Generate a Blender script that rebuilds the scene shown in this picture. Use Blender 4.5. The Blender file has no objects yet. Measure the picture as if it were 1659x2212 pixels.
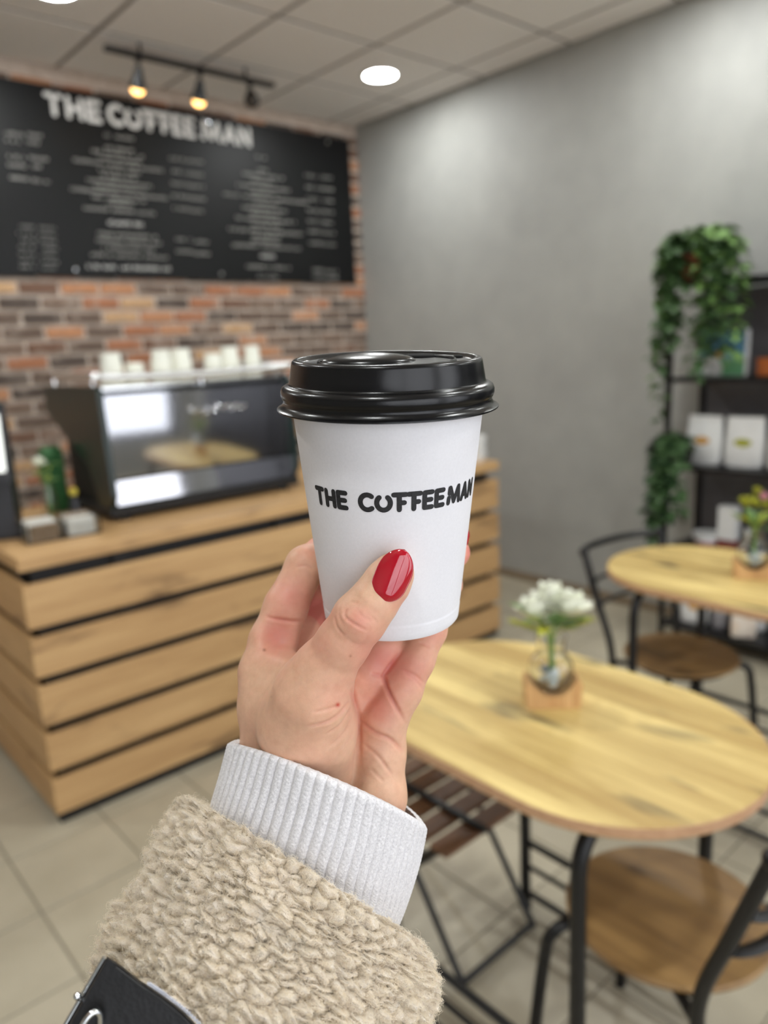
import bpy, bmesh, math, random
import numpy as np
from mathutils import Vector, Matrix

random.seed(7)
rng = np.random.default_rng(7)
SC = bpy.context.scene
COL = SC.collection
PI = math.pi

# ------------------------------------------------------------------ camera
FW, FH, FPX = 1659.0, 2212.0, 1625.455
YAW, PITCH, ROLL = math.radians(41.1826), math.radians(-12.2913), math.radians(-2.7379)
CAM = np.array([0.0, 0.0, 1.5])
_f = np.array([math.sin(YAW) * math.cos(PITCH), math.cos(YAW) * math.cos(PITCH), math.sin(PITCH)])
_r = np.array([math.cos(YAW), -math.sin(YAW), 0.0])
_u = np.cross(_r, _f)
RGT = math.cos(ROLL) * _r + math.sin(ROLL) * _u
UPV = -math.sin(ROLL) * _r + math.cos(ROLL) * _u
FWD = _f
C2W = np.array([RGT, UPV, -FWD]).T            # camera axes (x right, y up, z back) -> world

cam_d = bpy.data.cameras.new('camera')
cam = bpy.data.objects.new('camera', cam_d)
COL.objects.link(cam)
cam_d.sensor_fit = 'HORIZONTAL'
cam_d.sensor_width = 36.0
cam_d.lens = 36.0 * FPX / FW
cam_d.clip_start = 0.02
cam_d.dof.use_dof = True
cam_d.dof.focus_distance = 0.303
cam_d.dof.aperture_fstop = 8.6
cam.matrix_world = Matrix([[*C2W[0], CAM[0]], [*C2W[1], CAM[1]], [*C2W[2], CAM[2]], [0, 0, 0, 1]])
SC.camera = cam

# ------------------------------------------------------------------ world, exposure
SC.view_settings.view_transform = 'Standard'
SC.view_settings.look = 'None'
SC.view_settings.gamma = 1.0
SC.view_settings.use_curve_mapping = False
SC.view_settings.exposure = 0.45
SC.cycles.use_light_tree = False        # few lamps: plain light sampling is quicker here
SC.cycles.max_bounces = 8
SC.cycles.diffuse_bounces = 4
SC.cycles.adaptive_threshold = 0.02
world = bpy.data.worlds.new('overcast_daylight')
SC.world = world
world.use_nodes = True
_bg = world.node_tree.nodes['Background']
_bg.inputs[0].default_value = (0.93, 0.95, 1.0, 1)
_bg.inputs[1].default_value = 2.2
LAMP_POWER = 125.0        # emission of the ceiling downlights
BULB_POWER = 4.0

# ------------------------------------------------------------------ small helpers
def cam_pt(px, py, d):
    """camera-space point (metres) of a pixel at depth d"""
    return np.array([(px - FW / 2) / FPX * d, -(py - FH / 2) / FPX * d, -d])

def c2w(p):
    return CAM + np.asarray(p, float) @ C2W.T

def at(px, py, d):
    return c2w(cam_pt(px, py, d))

def on(px, py, axis, val):
    d = C2W @ np.array([(px - FW / 2) / FPX, -(py - FH / 2) / FPX, -1.0])
    return CAM + d * ((val - CAM[axis]) / d[axis])

def proj(p):
    c = C2W.T @ (np.asarray(p, float) - CAM)
    return np.array([FPX * c[0] / -c[2] + FW / 2, -FPX * c[1] / -c[2] + FH / 2, -c[2]])

def in_view(p, m=60):
    q = proj(p)
    return q[2] > 0.05 and -m < q[0] < FW + m and -m < q[1] < FH + m

def tag(o, label=None, cat=None, group=None, kind=None):
    if label: o['label'] = label
    if cat: o['category'] = cat
    if group: o['group'] = group
    if kind: o['kind'] = kind
    return o

def thing(name, label, cat, loc=(0, 0, 0), rotz=0.0, group=None):
    o = bpy.data.objects.new(name, None)
    o.empty_display_size = 0.05
    COL.objects.link(o)
    o.location = loc
    o.rotation_euler = (0, 0, rotz)
    return tag(o, label, cat, group)

def mesh_obj(name, me, mat, parent=None, loc=None):
    o = bpy.data.objects.new(name, me)
    COL.objects.link(o)
    if mat is not None and len(me.materials) == 0:
        me.materials.append(mat)
    if parent is not None:
        o.parent = parent
    if loc is not None:
        o.location = loc
    return o

def copy_part(o, parent, loc=None, rot=None, scale=None):
    c = o.copy()
    COL.objects.link(c)
    c.parent = parent
    if loc is not None: c.location = loc
    if rot is not None: c.rotation_euler = rot
    if scale is not None: c.scale = scale
    return c

def copy_thing(root, loc, rotz, label, group=None):
    r = root.copy()
    COL.objects.link(r)
    r.location = loc
    r.rotation_euler = (0, 0, rotz)
    r['label'] = label
    if group: r['group'] = group
    for ch in list(root.children):
        c = ch.copy(); COL.objects.link(c); c.parent = r
        for g in list(ch.children):
            d = g.copy(); COL.objects.link(d); d.parent = c
    return r

def unit(v):
    v = np.asarray(v, float)
    return v / max(1e-12, np.linalg.norm(v))

class MB:
    """collects shapes that become ONE mesh"""
    def __init__(s):
        s.v = []; s.f = []
    def add(s, vs, fs):
        n = len(s.v)
        s.v += [tuple(map(float, p)) for p in vs]
        s.f += [tuple(i + n for i in f) for f in fs]
        return s
    def box(s, x0, x1, y0, y1, z0, z1, b=0.0):
        if b <= 0:
            vs = [(x, y, z) for z in (z0, z1) for y in (y0, y1) for x in (x0, x1)]
            fs = [(0, 2, 3, 1), (4, 5, 7, 6), (0, 1, 5, 4), (2, 6, 7, 3), (0, 4, 6, 2), (1, 3, 7, 5)]
            return s.add(vs, fs)
        c = np.array([(x0 + x1) / 2, (y0 + y1) / 2, (z0 + z1) / 2]); h = np.array([x1 - x0, y1 - y0, z1 - z0]) / 2
        pts = []
        for sx in (-1, 1):
            for sy in (-1, 1):
                for sz in (-1, 1):
                    sg = np.array([sx, sy, sz])
                    for k in range(3):
                        q = h - b; q[k] = h[k]
                        pts.append(c + sg * q)
        return s.hull(pts)
    def hull(s, pts):
        bm = bmesh.new()
        for p in pts: bm.verts.new(p)
        bmesh.ops.convex_hull(bm, input=bm.verts)
        bmesh.ops.dissolve_limit(bm, angle_limit=0.01, verts=bm.verts, edges=bm.edges)
        bm.verts.index_update()
        s.add([v.co[:] for v in bm.verts], [[v.index for v in f.verts] for f in bm.faces])
        bm.free()
        return s
    def tube(s, path, r, n=12, caps=True, closed=False, flat=None):
        P = [np.asarray(p, float) for p in path]
        m = len(P)
        R = [r] * m if np.isscalar(r) else list(r)
        T = []
        for i in range(m):
            a = P[(i - 1) % m] if (closed or i > 0) else P[0]
            b = P[(i + 1) % m] if (closed or i < m - 1) else P[-1]
            T.append(unit(b - a))
        ref = np.array([0, 0, 1.0]) if abs(T[0][2]) < 0.9 else np.array([1.0, 0, 0])
        N = unit(np.cross(T[0], ref))
        vs = []
        for i in range(m):
            N = unit(N - T[i] * np.dot(N, T[i]))
            B = np.cross(T[i], N)
            for k in range(n):
                a = 2 * PI * k / n
                fb = 1.0 if flat is None else flat
                vs.append(P[i] + R[i] * (math.cos(a) * N + fb * math.sin(a) * B))
        fs = []
        for i in range(m if closed else m - 1):
            j = (i + 1) % m
            for k in range(n):
                l = (k + 1) % n
                fs.append((i * n + k, i * n + l, j * n + l, j * n + k))
        if caps and not closed:
            fs.append(tuple(range(n - 1, -1, -1)))
            fs.append(tuple((m - 1) * n + k for k in range(n)))
        return s.add(vs, fs)
    def lathe(s, prof, n=48, c=(0, 0, 0), caps=True):
        vs = []; fs = []; m = len(prof)
        for r, z in prof:
            for k in range(n):
                a = 2 * PI * k / n
                vs.append((c[0] + r * math.cos(a), c[1] + r * math.sin(a), c[2] + z))
        for i in range(m - 1):
            for k in range(n):
                l = (k + 1) % n
                fs.append((i * n + k, i * n + l, (i + 1) * n + l, (i + 1) * n + k))
        if caps:
            fs.append(tuple(range(n - 1, -1, -1)))
            fs.append(tuple((m - 1) * n + k for k in range(n)))
        return s.add(vs, fs)
    def prism(s, poly, z0, z1, axis=2):
        n = len(poly)
        def P(p, z):
            return (p[0], p[1], z) if axis == 2 else ((z, p[0], p[1]) if axis == 0 else (p[0], z, p[1]))
        vs = [P(p, z0) for p in poly] + [P(p, z1) for p in poly]
        fs = [tuple(range(n - 1, -1, -1)), tuple(range(n, 2 * n))]
        fs += [(k, (k + 1) % n, n + (k + 1) % n, n + k) for k in range(n)]
        return s.add(vs, fs)
    def ball(s, c, r, nu=16, nv=10, mat3=None):
        r3 = (r, r, r) if np.isscalar(r) else r
        vs = []; fs = []
        for j in range(1, nv):
            t = PI * j / nv
            for k in range(nu):
                a = 2 * PI * k / nu
                vs.append(np.array([math.sin(t) * math.cos(a) * r3[0], math.sin(t) * math.sin(a) * r3[1], math.cos(t) * r3[2]]))
        vs.append(np.array([0, 0, r3[2]])); vs.append(np.array([0, 0, -r3[2]]))
        for j in range(nv - 2):
            for k in range(nu):
                l = (k + 1) % nu
                fs.append((j * nu + k, (j + 1) * nu + k, (j + 1) * nu + l, j * nu + l))
        a, b = len(vs) - 2, len(vs) - 1
        for k in range(nu):
            l = (k + 1) % nu
            fs.append((a, k, l)); fs.append((b, (nv - 2) * nu + l, (nv - 2) * nu + k))
        if mat3 is not None:
            vs = [mat3 @ v for v in vs]
        return s.add([v + np.asarray(c, float) for v in vs], fs)
    def mesh(s, name='mesh', smooth=True, angle=40):
        me = bpy.data.meshes.new(name)
        me.from_pydata(s.v, [], s.f)
        bm = bmesh.new(); bm.from_mesh(me)
        bmesh.ops.recalc_face_normals(bm, faces=bm.faces)
        bm.to_mesh(me); bm.free()
        if smooth:
            me.shade_smooth(); me.set_sharp_from_angle(angle=math.radians(angle))
        return me
    def build(s, name, mat, parent=None, loc=None, smooth=True, angle=40):
        return mesh_obj(name, s.mesh(name, smooth, angle), mat, parent, loc)

def curve_pts(ctrl, n=24):
    """Catmull-Rom through control points"""
    P = [np.asarray(p, float) for p in ctrl]
    P = [2 * P[0] - P[1]] + P + [2 * P[-1] - P[-2]]
    out = []
    seg = len(P) - 3
    for i in range(seg):
        for k in range(max(2, n // seg)):
            t = k / max(2, n // seg)
            a, b, c, d = P[i:i + 4]
            out.append(0.5 * ((2 * b) + (c - a) * t + (2 * a - 5 * b + 4 * c - d) * t * t + (3 * b - a - 3 * c + d) * t ** 3))
    out.append(P[-2])
    return out

# ------------------------------------------------------------------ materials
def srgb(r, g, b):
    f = lambda c: (c / 255 / 12.92) if c / 255 <= 0.04045 else ((c / 255 + 0.055) / 1.055) ** 2.4
    return (f(r), f(g), f(b), 1.0)

class NT:
    def __init__(s, name):
        s.m = bpy.data.materials.new(name); s.m.use_nodes = True
        s.t = s.m.node_tree; s.b = s.t.nodes['Principled BSDF']
    def n(s, typ, **kw):
        nd = s.t.nodes.new(typ)
        for k, v in kw.items():
            if k.startswith('i_'):
                key = k[2:].replace('_', ' ')
                nd.inputs[key].default_value = v
            else:
                setattr(nd, k, v)
        return nd
    def l(s, a, b):
        s.t.links.new(a, b)
    def coords(s, scale=(1, 1, 1), kind='Object', rnd=0.0):
        tc = s.n('ShaderNodeTexCoord'); mp = s.n('ShaderNodeMapping')
        mp.inputs['Scale'].default_value = scale
        src = tc.outputs[kind]
        if rnd:
            oi = s.n('ShaderNodeObjectInfo'); mu = s.n('ShaderNodeVectorMath', operation='SCALE')
            cx = s.n('ShaderNodeCombineXYZ')
            s.l(oi.outputs['Random'], cx.inputs[0]); s.l(oi.outputs['Random'], cx.inputs[1]); s.l(oi.outputs['Random'], cx.inputs[2])
            s.l(cx.outputs[0], mu.inputs[0]); mu.inputs['Scale'].default_value = rnd
            ad = s.n('ShaderNodeVectorMath', operation='ADD')
            s.l(src, ad.inputs[0]); s.l(mu.outputs[0], ad.inputs[1]); src = ad.outputs[0]
        s.l(src, mp.inputs['Vector'])
        return mp.outputs[0]
    def noise(s, vec, scale=5, detail=4, rough=0.5, dist=0.0):
        nd = s.n('ShaderNodeTexNoise')
        nd.inputs['Scale'].default_value = scale; nd.inputs['Detail'].default_value = detail
        nd.inputs['Roughness'].default_value = rough; nd.inputs['Distortion'].default_value = dist
        if vec is not None: s.l(vec, nd.inputs['Vector'])
        return nd.outputs['Fac']
    def ramp(s, fac, stops, interp='LINEAR'):
        nd = s.n('ShaderNodeValToRGB'); nd.color_ramp.interpolation = interp
        e = nd.color_ramp.elements
        while len(e) < len(stops): e.new(0.5)
        for x, (p, c) in zip(e, stops):
            x.position = p; x.color = c if len(c) == 4 else (*c, 1)
        s.l(fac, nd.inputs[0])
        return nd.outputs[0]
    def mix(s, fac, a, b, mode='MIX'):
        nd = s.n('ShaderNodeMix', data_type='RGBA', blend_type=mode)
        for sock, v in ((nd.inputs['Factor'], fac), (nd.inputs[6], a), (nd.inputs[7], b)):
            if hasattr(v, 'is_linked'): s.l(v, sock)
            else: sock.default_value = v
        return nd.outputs[2]
    def bump(s, h, strength=0.3, dist=0.01):
        nd = s.n('ShaderNodeBump'); nd.inputs['Strength'].default_value = strength; nd.inputs['Distance'].default_value = dist
        s.l(h, nd.inputs['Height']); s.l(nd.outputs[0], s.b.inputs['Normal'])
    def set(s, **kw):
        for k, v in kw.items():
            i = s.b.inputs[k.replace('_', ' ')]
            if hasattr(v, 'is_linked'): s.l(v, i)
            else: i.default_value = v
        return s

def M(name, col, rough=0.5, metal=0.0, **kw):
    t = NT(name)
    t.set(Base_Color=col, Roughness=rough, Metallic=metal, **kw)
    return t.m

def M_speckle(name, c1, c2, scale, rough=0.5, metal=0.0, bump=0.0, detail=4, bdist=0.002):
    t = NT(name); v = t.coords(rnd=3.0)
    n = t.noise(v, scale, detail, 0.6)
    t.set(Base_Color=t.ramp(n, [(0.3, c1), (0.7, c2)]), Roughness=rough, Metallic=metal)
    if bump: t.bump(n, bump, bdist)
    return t.m

def M_wood(name, light, mid, dark, axis=0, rough=0.5, grain=26, knots=0.5, rnd=5.0, lo=0.36, hi=0.74):
    t = NT(name)
    sc = [grain, grain, grain]; sc[axis] = grain * 0.07
    v = t.coords(tuple(sc), rnd=rnd)
    fine = t.noise(v, 1.0, 6, 0.62, 0.6)
    sc2 = [5.0, 5.0, 5.0]; sc2[axis] = 0.32
    v2 = t.coords(tuple(sc2), rnd=rnd)
    broad = t.noise(v2, 2.6, 4, 0.6, 0.35)
    sc3 = [9.0, 9.0, 9.0]; sc3[axis] = 2.2
    v3 = t.coords(tuple(sc3), rnd=rnd)
    kn = t.noise(v3, 1.3, 3, 0.55, 0.3)
    base = t.ramp(fine, [(0.32, mid), (0.62, light)])
    streak = t.ramp(broad, [(lo, (0, 0, 0, 1)), (hi, (1, 1, 1, 1))])
    col = t.mix(streak, base, mid)
    kf = t.ramp(kn, [(0.59, (0, 0, 0, 1)), (0.72, (knots, knots, knots, 1))])
    col = t.mix(kf, col, dark)
    t.set(Base_Color=col, Roughness=rough)
    t.bump(fine, 0.12, 0.001)
    return t.m

def M_emit(name, col, power):
    t = NT(name)
    t.set(Base_Color=(0.9, 0.9, 0.9, 1), Emission_Color=col, Emission_Strength=power)
    return t.m

def M_glass(name, col=(1, 1, 1, 1), rough=0.0, ior=1.45):
    return M(name, col, rough, 0.0, Transmission_Weight=1.0, IOR=ior)

MT = {}
MT['black_metal'] = M_speckle('black_powder_coated_steel', srgb(13, 13, 15), srgb(20, 20, 23), 300, 0.38, 0.0, 0.1, 2, 0.0003)
MT['black_matte'] = M_speckle('black_matte_board', srgb(12, 12, 13), srgb(20, 20, 21), 60, 0.6)
MT['chrome'] = M_speckle('polished_chrome', srgb(215, 218, 220), srgb(235, 236, 238), 20, 0.12, 1.0)
MT['white_paper'] = M_speckle('white_paper', srgb(236, 235, 236), srgb(244, 243, 243), 260, 0.6, 0.0, 0.06, 4, 0.0004)
MT['white_ceramic'] = M_speckle('white_ceramic', srgb(232, 232, 230), srgb(240, 240, 238), 30, 0.22)
MT['clear_glass'] = M_glass('clear_glass', (0.97, 0.99, 0.98, 1))
MT['counter_wood'] = M_wood('counter_oak', srgb(208, 170, 120), srgb(184, 145, 98), srgb(112, 84, 56), 0, 0.5, 30, 0.75)
MT['counter_wood_y'] = M_wood('counter_oak_side', srgb(208, 170, 120), srgb(184, 145, 98), srgb(112, 84, 56), 1, 0.5, 30, 0.75)
MT['table_wood'] = M_wood('table_oak', srgb(230, 204, 134), srgb(178, 147, 86), srgb(80, 70, 50), 1, 0.45, 30, 0.95, 5.0, 0.44, 0.66)
MT['seat_wood'] = M_wood('seat_walnut', srgb(172, 136, 86), srgb(132, 100, 62), srgb(70, 52, 34), 1, 0.45, 22, 0.7)
MT['slat_wood'] = M_wood('slat_brown', srgb(122, 84, 54), srgb(92, 62, 40), srgb(56, 38, 26), 0, 0.45, 30, 0.5)
MT['block_wood'] = M_wood('block_pine', srgb(226, 186, 132), srgb(196, 150, 98), srgb(110, 78, 48), 2, 0.55, 60, 0.4)
# ------------------------------------------------------------------ the room
XL, XR, YR, YB, ZC = -2.4, 3.707, -1.9, 4.346, 3.011     # left, right, rear (behind the camera), brick wall, ceiling

def struct(o):
    o['kind'] = 'structure'
    return o

# floor: mortar bed + tiles
t = NT('floor_grout'); v = t.coords(); t.set(Base_Color=t.ramp(t.noise(v, 40, 4), [(0.3, srgb(122, 114, 98)), (0.7, srgb(138, 130, 112))]), Roughness=0.8)
MT['grout'] = t.m
t = NT('floor_tile_beige'); v = t.coords(rnd=4.0)
n1 = t.noise(v, 5, 5, 0.6); oi = t.n('ShaderNodeObjectInfo')
tile_c = t.ramp(n1, [(0.3, srgb(172, 163, 142)), (0.7, srgb(186, 177, 156))])
tile_v = t.ramp(oi.outputs['Random'], [(0.0, (0.93, 0.93, 0.93, 1)), (1.0, (1.0, 1.0, 1.0, 1))])
t.set(Base_Color=t.mix(1.0, tile_c, tile_v, 'MULTIPLY'), Roughness=0.36)
t.bump(t.noise(v, 60, 3), 0.04, 0.001)
MT['tile'] = t.m
floor = struct(MB().box(XL, XR, YR, YB, -0.05, -0.003).build('floor', MT['grout']))
TS = 0.305
tb = MB().box(-TS / 2 + 0.003, TS / 2 - 0.003, -TS / 2 + 0.003, TS / 2 - 0.003, -0.012, 0.0, 0.0015).mesh('floor_tile', smooth=False)
rest = MB()
ix0, iy0 = 0.445 + TS / 2, 2.046 + TS / 2
seen_tiles = []
for i in range(-11, 12):
    for j in range(-14, 9):
        cx, cy = ix0 + i * TS, iy0 + j * TS
        x0, x1 = max(XL, cx - TS / 2), min(XR, cx + TS / 2); y0, y1 = max(YR, cy - TS / 2), min(YB, cy + TS / 2)
        if x1 - x0 < 0.02 or y1 - y0 < 0.02: continue
        whole = (x1 - x0 > TS - 1e-6) and (y1 - y0 > TS - 1e-6)
        if in_view((cx, cy, 0), 260) and proj((cx, cy, 0))[2] > 0.3:
            if whole:
                o = mesh_obj('floor_tile', tb, MT['tile'], floor, (cx, cy, 0))
            else:
                MB().box(x0 + .003, x1 - .003, y0 + .003, y1 - .003, -0.012, 0.0, 0.0015).build('floor_tile', MT['tile'], floor, smooth=False)
        else:
            rest.box(x0 + .003, x1 - .003, y0 + .003, y1 - .003, -0.012, 0.0)
tag(rest.build('floor_tile_field', MT['tile'], floor, smooth=False), kind='stuff')

# right wall: grey micro-cement
t = NT('grey_plaster'); v = t.coords()
n1 = t.noise(v, 1.3, 5, 0.6, 0.4); n2 = t.noise(v, 7, 4, 0.6)
c1 = t.ramp(n1, [(0.3, srgb(158, 158, 154)), (0.7, srgb(174, 174, 169))])
t.set(Base_Color=t.mix(0.25, c1, t.ramp(n2, [(0.3, srgb(152, 152, 148)), (0.7, srgb(180, 180, 175))])), Roughness=0.62)
t.bump(n2, 0.05, 0.004)
MT['plaster'] = t.m
struct(MB().box(XR, XR + 0.15, YR - 0.15, YB + 0.15, 0, ZC + 0.12).build('wall_right', MT['plaster'], smooth=False))
struct(MB().box(XL - 0.15, XL, YR - 0.15, YB + 0.15, 0, ZC + 0.12).build('wall_left', MT['plaster'], smooth=False))
MT['skirting'] = M_speckle('skirting_tile', srgb(128, 112, 92), srgb(146, 130, 108), 14, 0.4)
struct(MB().box(XR - 0.012, XR - 0.0005, YR, YB, 0, 0.055, 0.002).build('baseboard_right', MT['skirting'], smooth=False))

# rear wall behind the camera: shop front with two large windows
wr = MB()
W1, W2, ZS, ZH = (-2.2, 0.75), (0.95, 3.60), 0.35, 2.75
wr.box(XL, XR, YR - 0.15, YR, 0, ZS); wr.box(XL, XR, YR - 0.15, YR, ZH, ZC + 0.12)
wr.box(XL, W1[0], YR - 0.15, YR, ZS, ZH); wr.box(W1[1], W2[0], YR - 0.15, YR, ZS, ZH); wr.box(W2[1], XR, YR - 0.15, YR, ZS, ZH)
struct(wr.build('wall_front', MT['plaster'], smooth=False))
MT['frame'] = M_speckle('dark_window_frame', srgb(40, 40, 42), srgb(52, 52, 54), 30, 0.45)
t = NT('window_pane_glass')
tr = t.n('ShaderNodeBsdfTransparent'); gl = t.n('ShaderNodeBsdfGlossy'); gl.inputs['Roughness'].default_value = 0.02
fr = t.n('ShaderNodeFresnel'); fr.inputs['IOR'].default_value = 1.35
mx = t.n('ShaderNodeMixShader'); t.l(fr.outputs[0], mx.inputs[0]); t.l(tr.outputs[0], mx.inputs[1]); t.l(gl.outputs[0], mx.inputs[2])
t.l(mx.outputs[0], t.t.nodes['Material Output'].inputs[0])
MT['pane'] = t.m
for k, (a, b) in enumerate((W1, W2)):
    m = MB(); y0, y1 = YR - 0.10, YR - 0.04
    m.box(a, b, y0, y1, ZS, ZS + 0.06); m.box(a, b, y0, y1, ZH - 0.06, ZH)
    m.box(a, a + 0.06, y0, y1, ZS + 0.06, ZH - 0.06); m.box(b - 0.06, b, y0, y1, ZS + 0.06, ZH - 0.06)
    c = (a + b) / 2; m.box(c - 0.03, c + 0.03, y0, y1, ZS + 0.06, ZH - 0.06)
    w = struct(m.build('window_%d' % (k + 1), MT['frame'], smooth=False))
    for p, q in ((a + 0.06, c - 0.03), (c + 0.03, b - 0.06)):
        MB().box(p, q, YR - 0.075, YR - 0.069, ZS + 0.06, ZH - 0.06).build('window_pane', MT['pane'], w, smooth=False)
# unseen door added behind the camera to darken the steel panel's reflection
MT['door'] = M_speckle('added_dark_door', srgb(44, 44, 50), srgb(54, 54, 60), 12, 0.4)
dr = struct(MB().box(XR - 0.03, XR - 0.0005, -1.45, -0.02, 0.001, 2.35, 0.004).build('added_door', MT['door'], smooth=False))
MB().box(XR - 0.042, XR - 0.0305, -1.33, -0.14, 0.16, 2.22, 0.004).build('added_door_panel', MT['door'], dr, smooth=False)
MB().tube([(XR - 0.085, -1.27, 0.85), (XR - 0.085, -1.27, 1.35)], 0.012, 12).build('added_door_handle', MT['chrome'], dr)
for z_ in (0.90, 1.30):
    MB().tube([(XR - 0.085, -1.27, z_), (XR - 0.0425, -1.27, z_)], 0.008, 10).build('handle_stem', MT['chrome'], dr)
# pavement outside, made near white to brighten the steel panel's reflection and the ceiling
MT['paving'] = M_speckle('bright_pavement', srgb(222, 224, 226), srgb(236, 238, 240), 3, 0.85)
struct(MB().box(-14, 14, -22, YR - 0.15, -0.3, -0.12).build('floor_outside', MT['paving'], smooth=False))

# brick wall
t = NT('brick_mortar'); v = t.coords(); t.set(Base_Color=t.ramp(t.noise(v, 22, 5, 0.65), [(0.3, srgb(188, 170, 154)), (0.7, srgb(222, 206, 192))]), Roughness=0.9)
MT['mortar'] = t.m
def brick_material(name, per_island):
    t = NT(name); v = t.coords(rnd=9.0)
    rs = t.n('ShaderNodeNewGeometry').outputs['Random Per Island'] if per_island else t.n('ShaderNodeObjectInfo').outputs['Random']
    bc = t.ramp(rs, [(0.0, srgb(112, 94, 82)), (0.18, srgb(88, 77, 70)), (0.34, srgb(132, 110, 95)), (0.48, srgb(180, 120, 86)),
                                       (0.62, srgb(202, 144, 104)), (0.76, srgb(212, 172, 130)), (0.90, srgb(124, 92, 74))], 'CONSTANT')
    nz = t.noise(v, 34, 5, 0.7); nb = t.noise(v, 9, 4, 0.6, 0.8)
    bc = t.mix(t.ramp(nz, [(0.35, (0, 0, 0, 1)), (0.75, (0.45, 0.45, 0.45, 1))]), bc, srgb(84, 66, 56))
    bc = t.mix(t.ramp(nb, [(0.54, (0, 0, 0, 1)), (0.72, (0.65, 0.65, 0.65, 1))]), bc, srgb(196, 180, 166))
    t.set(Base_Color=bc, Roughness=0.85)
    t.bump(nz, 0.5, 0.004)
    return t.m
MT['brick'] = brick_material('weathered_brick', False)
MT['brick_field'] = brick_material('weathered_brick_field', True)
wb = struct(MB().box(XL, XR, YB, YB + 0.15, 0, ZC + 0.12).build('wall_back', MT['mortar'], smooth=False))
BL, BH, BJ, CP = 0.194, 0.051, 0.024, 0.078
variants = []
for k in range(6):
    r = random.Random(50 + k); pts = []
    for sx in (-1, 1):
        for sz in (-1, 1):
            e = lambda a: r.uniform(-a, a)
            pts.append((sx * BL / 2 + e(.003), -0.014 + e(.002), sz * BH / 2 + e(.003)))
            pts.append((sx * (BL / 2 + .004), 0.008, sz * (BH / 2 + .003)))
    m = MB(); m.hull(pts)
    variants.append(m.mesh('brick', smooth=False))
restb = MB(); nbr = 0
zt0 = 1.958 - 0.02
for c in range(-26, 16):
    z = zt0 + (c + 0.5) * CP - CP
    if z - BH / 2 < 0.02 or z + BH / 2 > ZC - 0.002: continue
    x = XL + 0.02 + (0.108 if c % 2 else 0.0)
    while x < XR - 0.03:
        L = BL if x + BL < XR - 0.006 else XR - 0.006 - x
        cx = x + L / 2
        hid = 1.20 < cx - L / 2 and cx + L / 2 < 3.58 and 1.99 < z < 2.88
        vis = in_view((cx, YB, z), 90) and z > 0.93
        if vis and not hid:
            o = mesh_obj('brick', random.choice(variants), MT['brick'], wb, (cx, YB - 0.0005, z)); nbr += 1
            if L < BL: o.scale = (L / BL, 1, 1)
            if random.random() < 0.5: o.rotation_euler = (0, PI, 0)
        elif not hid:
            restb.box(x, x + L, YB - 0.013, YB + 0.004, z - BH / 2, z + BH / 2)
        x += BL + BJ
tag(restb.build('brick_field', MT['brick_field'], wb, smooth=False), kind='stuff')
print('bricks', nbr)

# ceiling: slab, tiles and grid
MT['ctile'] = M_speckle('mineral_ceiling_tile', srgb(236, 231, 226), srgb(243, 238, 233), 120, 0.9, 0.0, 0.1, 5, 0.001)
MT['cgrid'] = M_speckle('ceiling_grid_bar', srgb(132, 124, 115), srgb(144, 136, 127), 20, 0.6)
ceil = struct(MB().box(XL, XR, YR, YB, ZC + 0.03, ZC + 0.12).build('ceiling', MT['ctile'], smooth=False))
GX = [3.465 - 0.6 * k for k in range(11)]; GY = [3.77 - 0.6 * k for k in range(11)]
xs = sorted([x for x in GX if XL < x < XR] + [XL, XR]); ys = sorted([y for y in GY if YR < y < YB] + [YR, YB])
for a, b in zip(xs[:-1], xs[1:]):
    for c, d in zip(ys[:-1], ys[1:]):
        MB().box(a + .013, b - .013, c + .013, d - .013, ZC + 0.0005, ZC + 0.02, 0.003).build('ceiling_tile', MT['ctile'], ceil, smooth=False)
for x in GX:
    if XL < x < XR: MB().box(x - .0135, x + .0135, YR, YB, ZC + 0.006, ZC + 0.03).build('grid_bar', MT['cgrid'], ceil, smooth=False)
for y in GY:
    if YR < y < YB: MB().box(XL, XR, y - .0135, y + .0135, ZC + 0.0065, ZC + 0.0305).build('grid_bar', MT['cgrid'], ceil, smooth=False)

# downlights
MT['lamp_ring'] = M('downlight_ring', srgb(228, 228, 224), 0.4)
MT['lamp_glow'] = M_emit('downlight_diffuser', (0.97, 1.0, 0.99, 1), LAMP_POWER)
def downlight(x, y, label):
    t = thing('ceiling_downlight', label, 'ceiling light', (x, y, ZC), 0, 'round recessed ceiling lights')
    MB().lathe([(0.088, -0.004), (0.108, -0.006), (0.112, -0.001), (0.112, 0.0004), (0.088, 0.0004)], 40, caps=False).build('trim_ring', MT['lamp_ring'], t)
    MB().lathe([(0.0885, -0.0035), (0.0885, 0.0)], 40).build('diffuser', MT['lamp_glow'], t)
downlight(3.165, 3.47, 'round lit downlight between the track lamp and the grey wall')
downlight(1.365, 3.47, 'round lit downlight at the top left edge above the menu board')
for k, (x, y) in enumerate(((3.165, 1.67), (1.365, 1.67), (-0.435, 1.67), (3.165, -0.13), (1.365, -0.13), (-0.435, -0.13), (-0.435, 3.47), (1.365, -1.33), (3.165, -1.33))):
    downlight(x, y, ['round downlight over the far cafe table', 'round downlight over the near cafe table', 'round downlight left of the camera', 'round downlight above the shelf side aisle', 'round downlight right behind the camera',
                     'round downlight left behind the camera', 'round downlight over the left end of the brick wall', 'round downlight near the shop window', 'round downlight in the window corner by the grey wall'][k])
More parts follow.
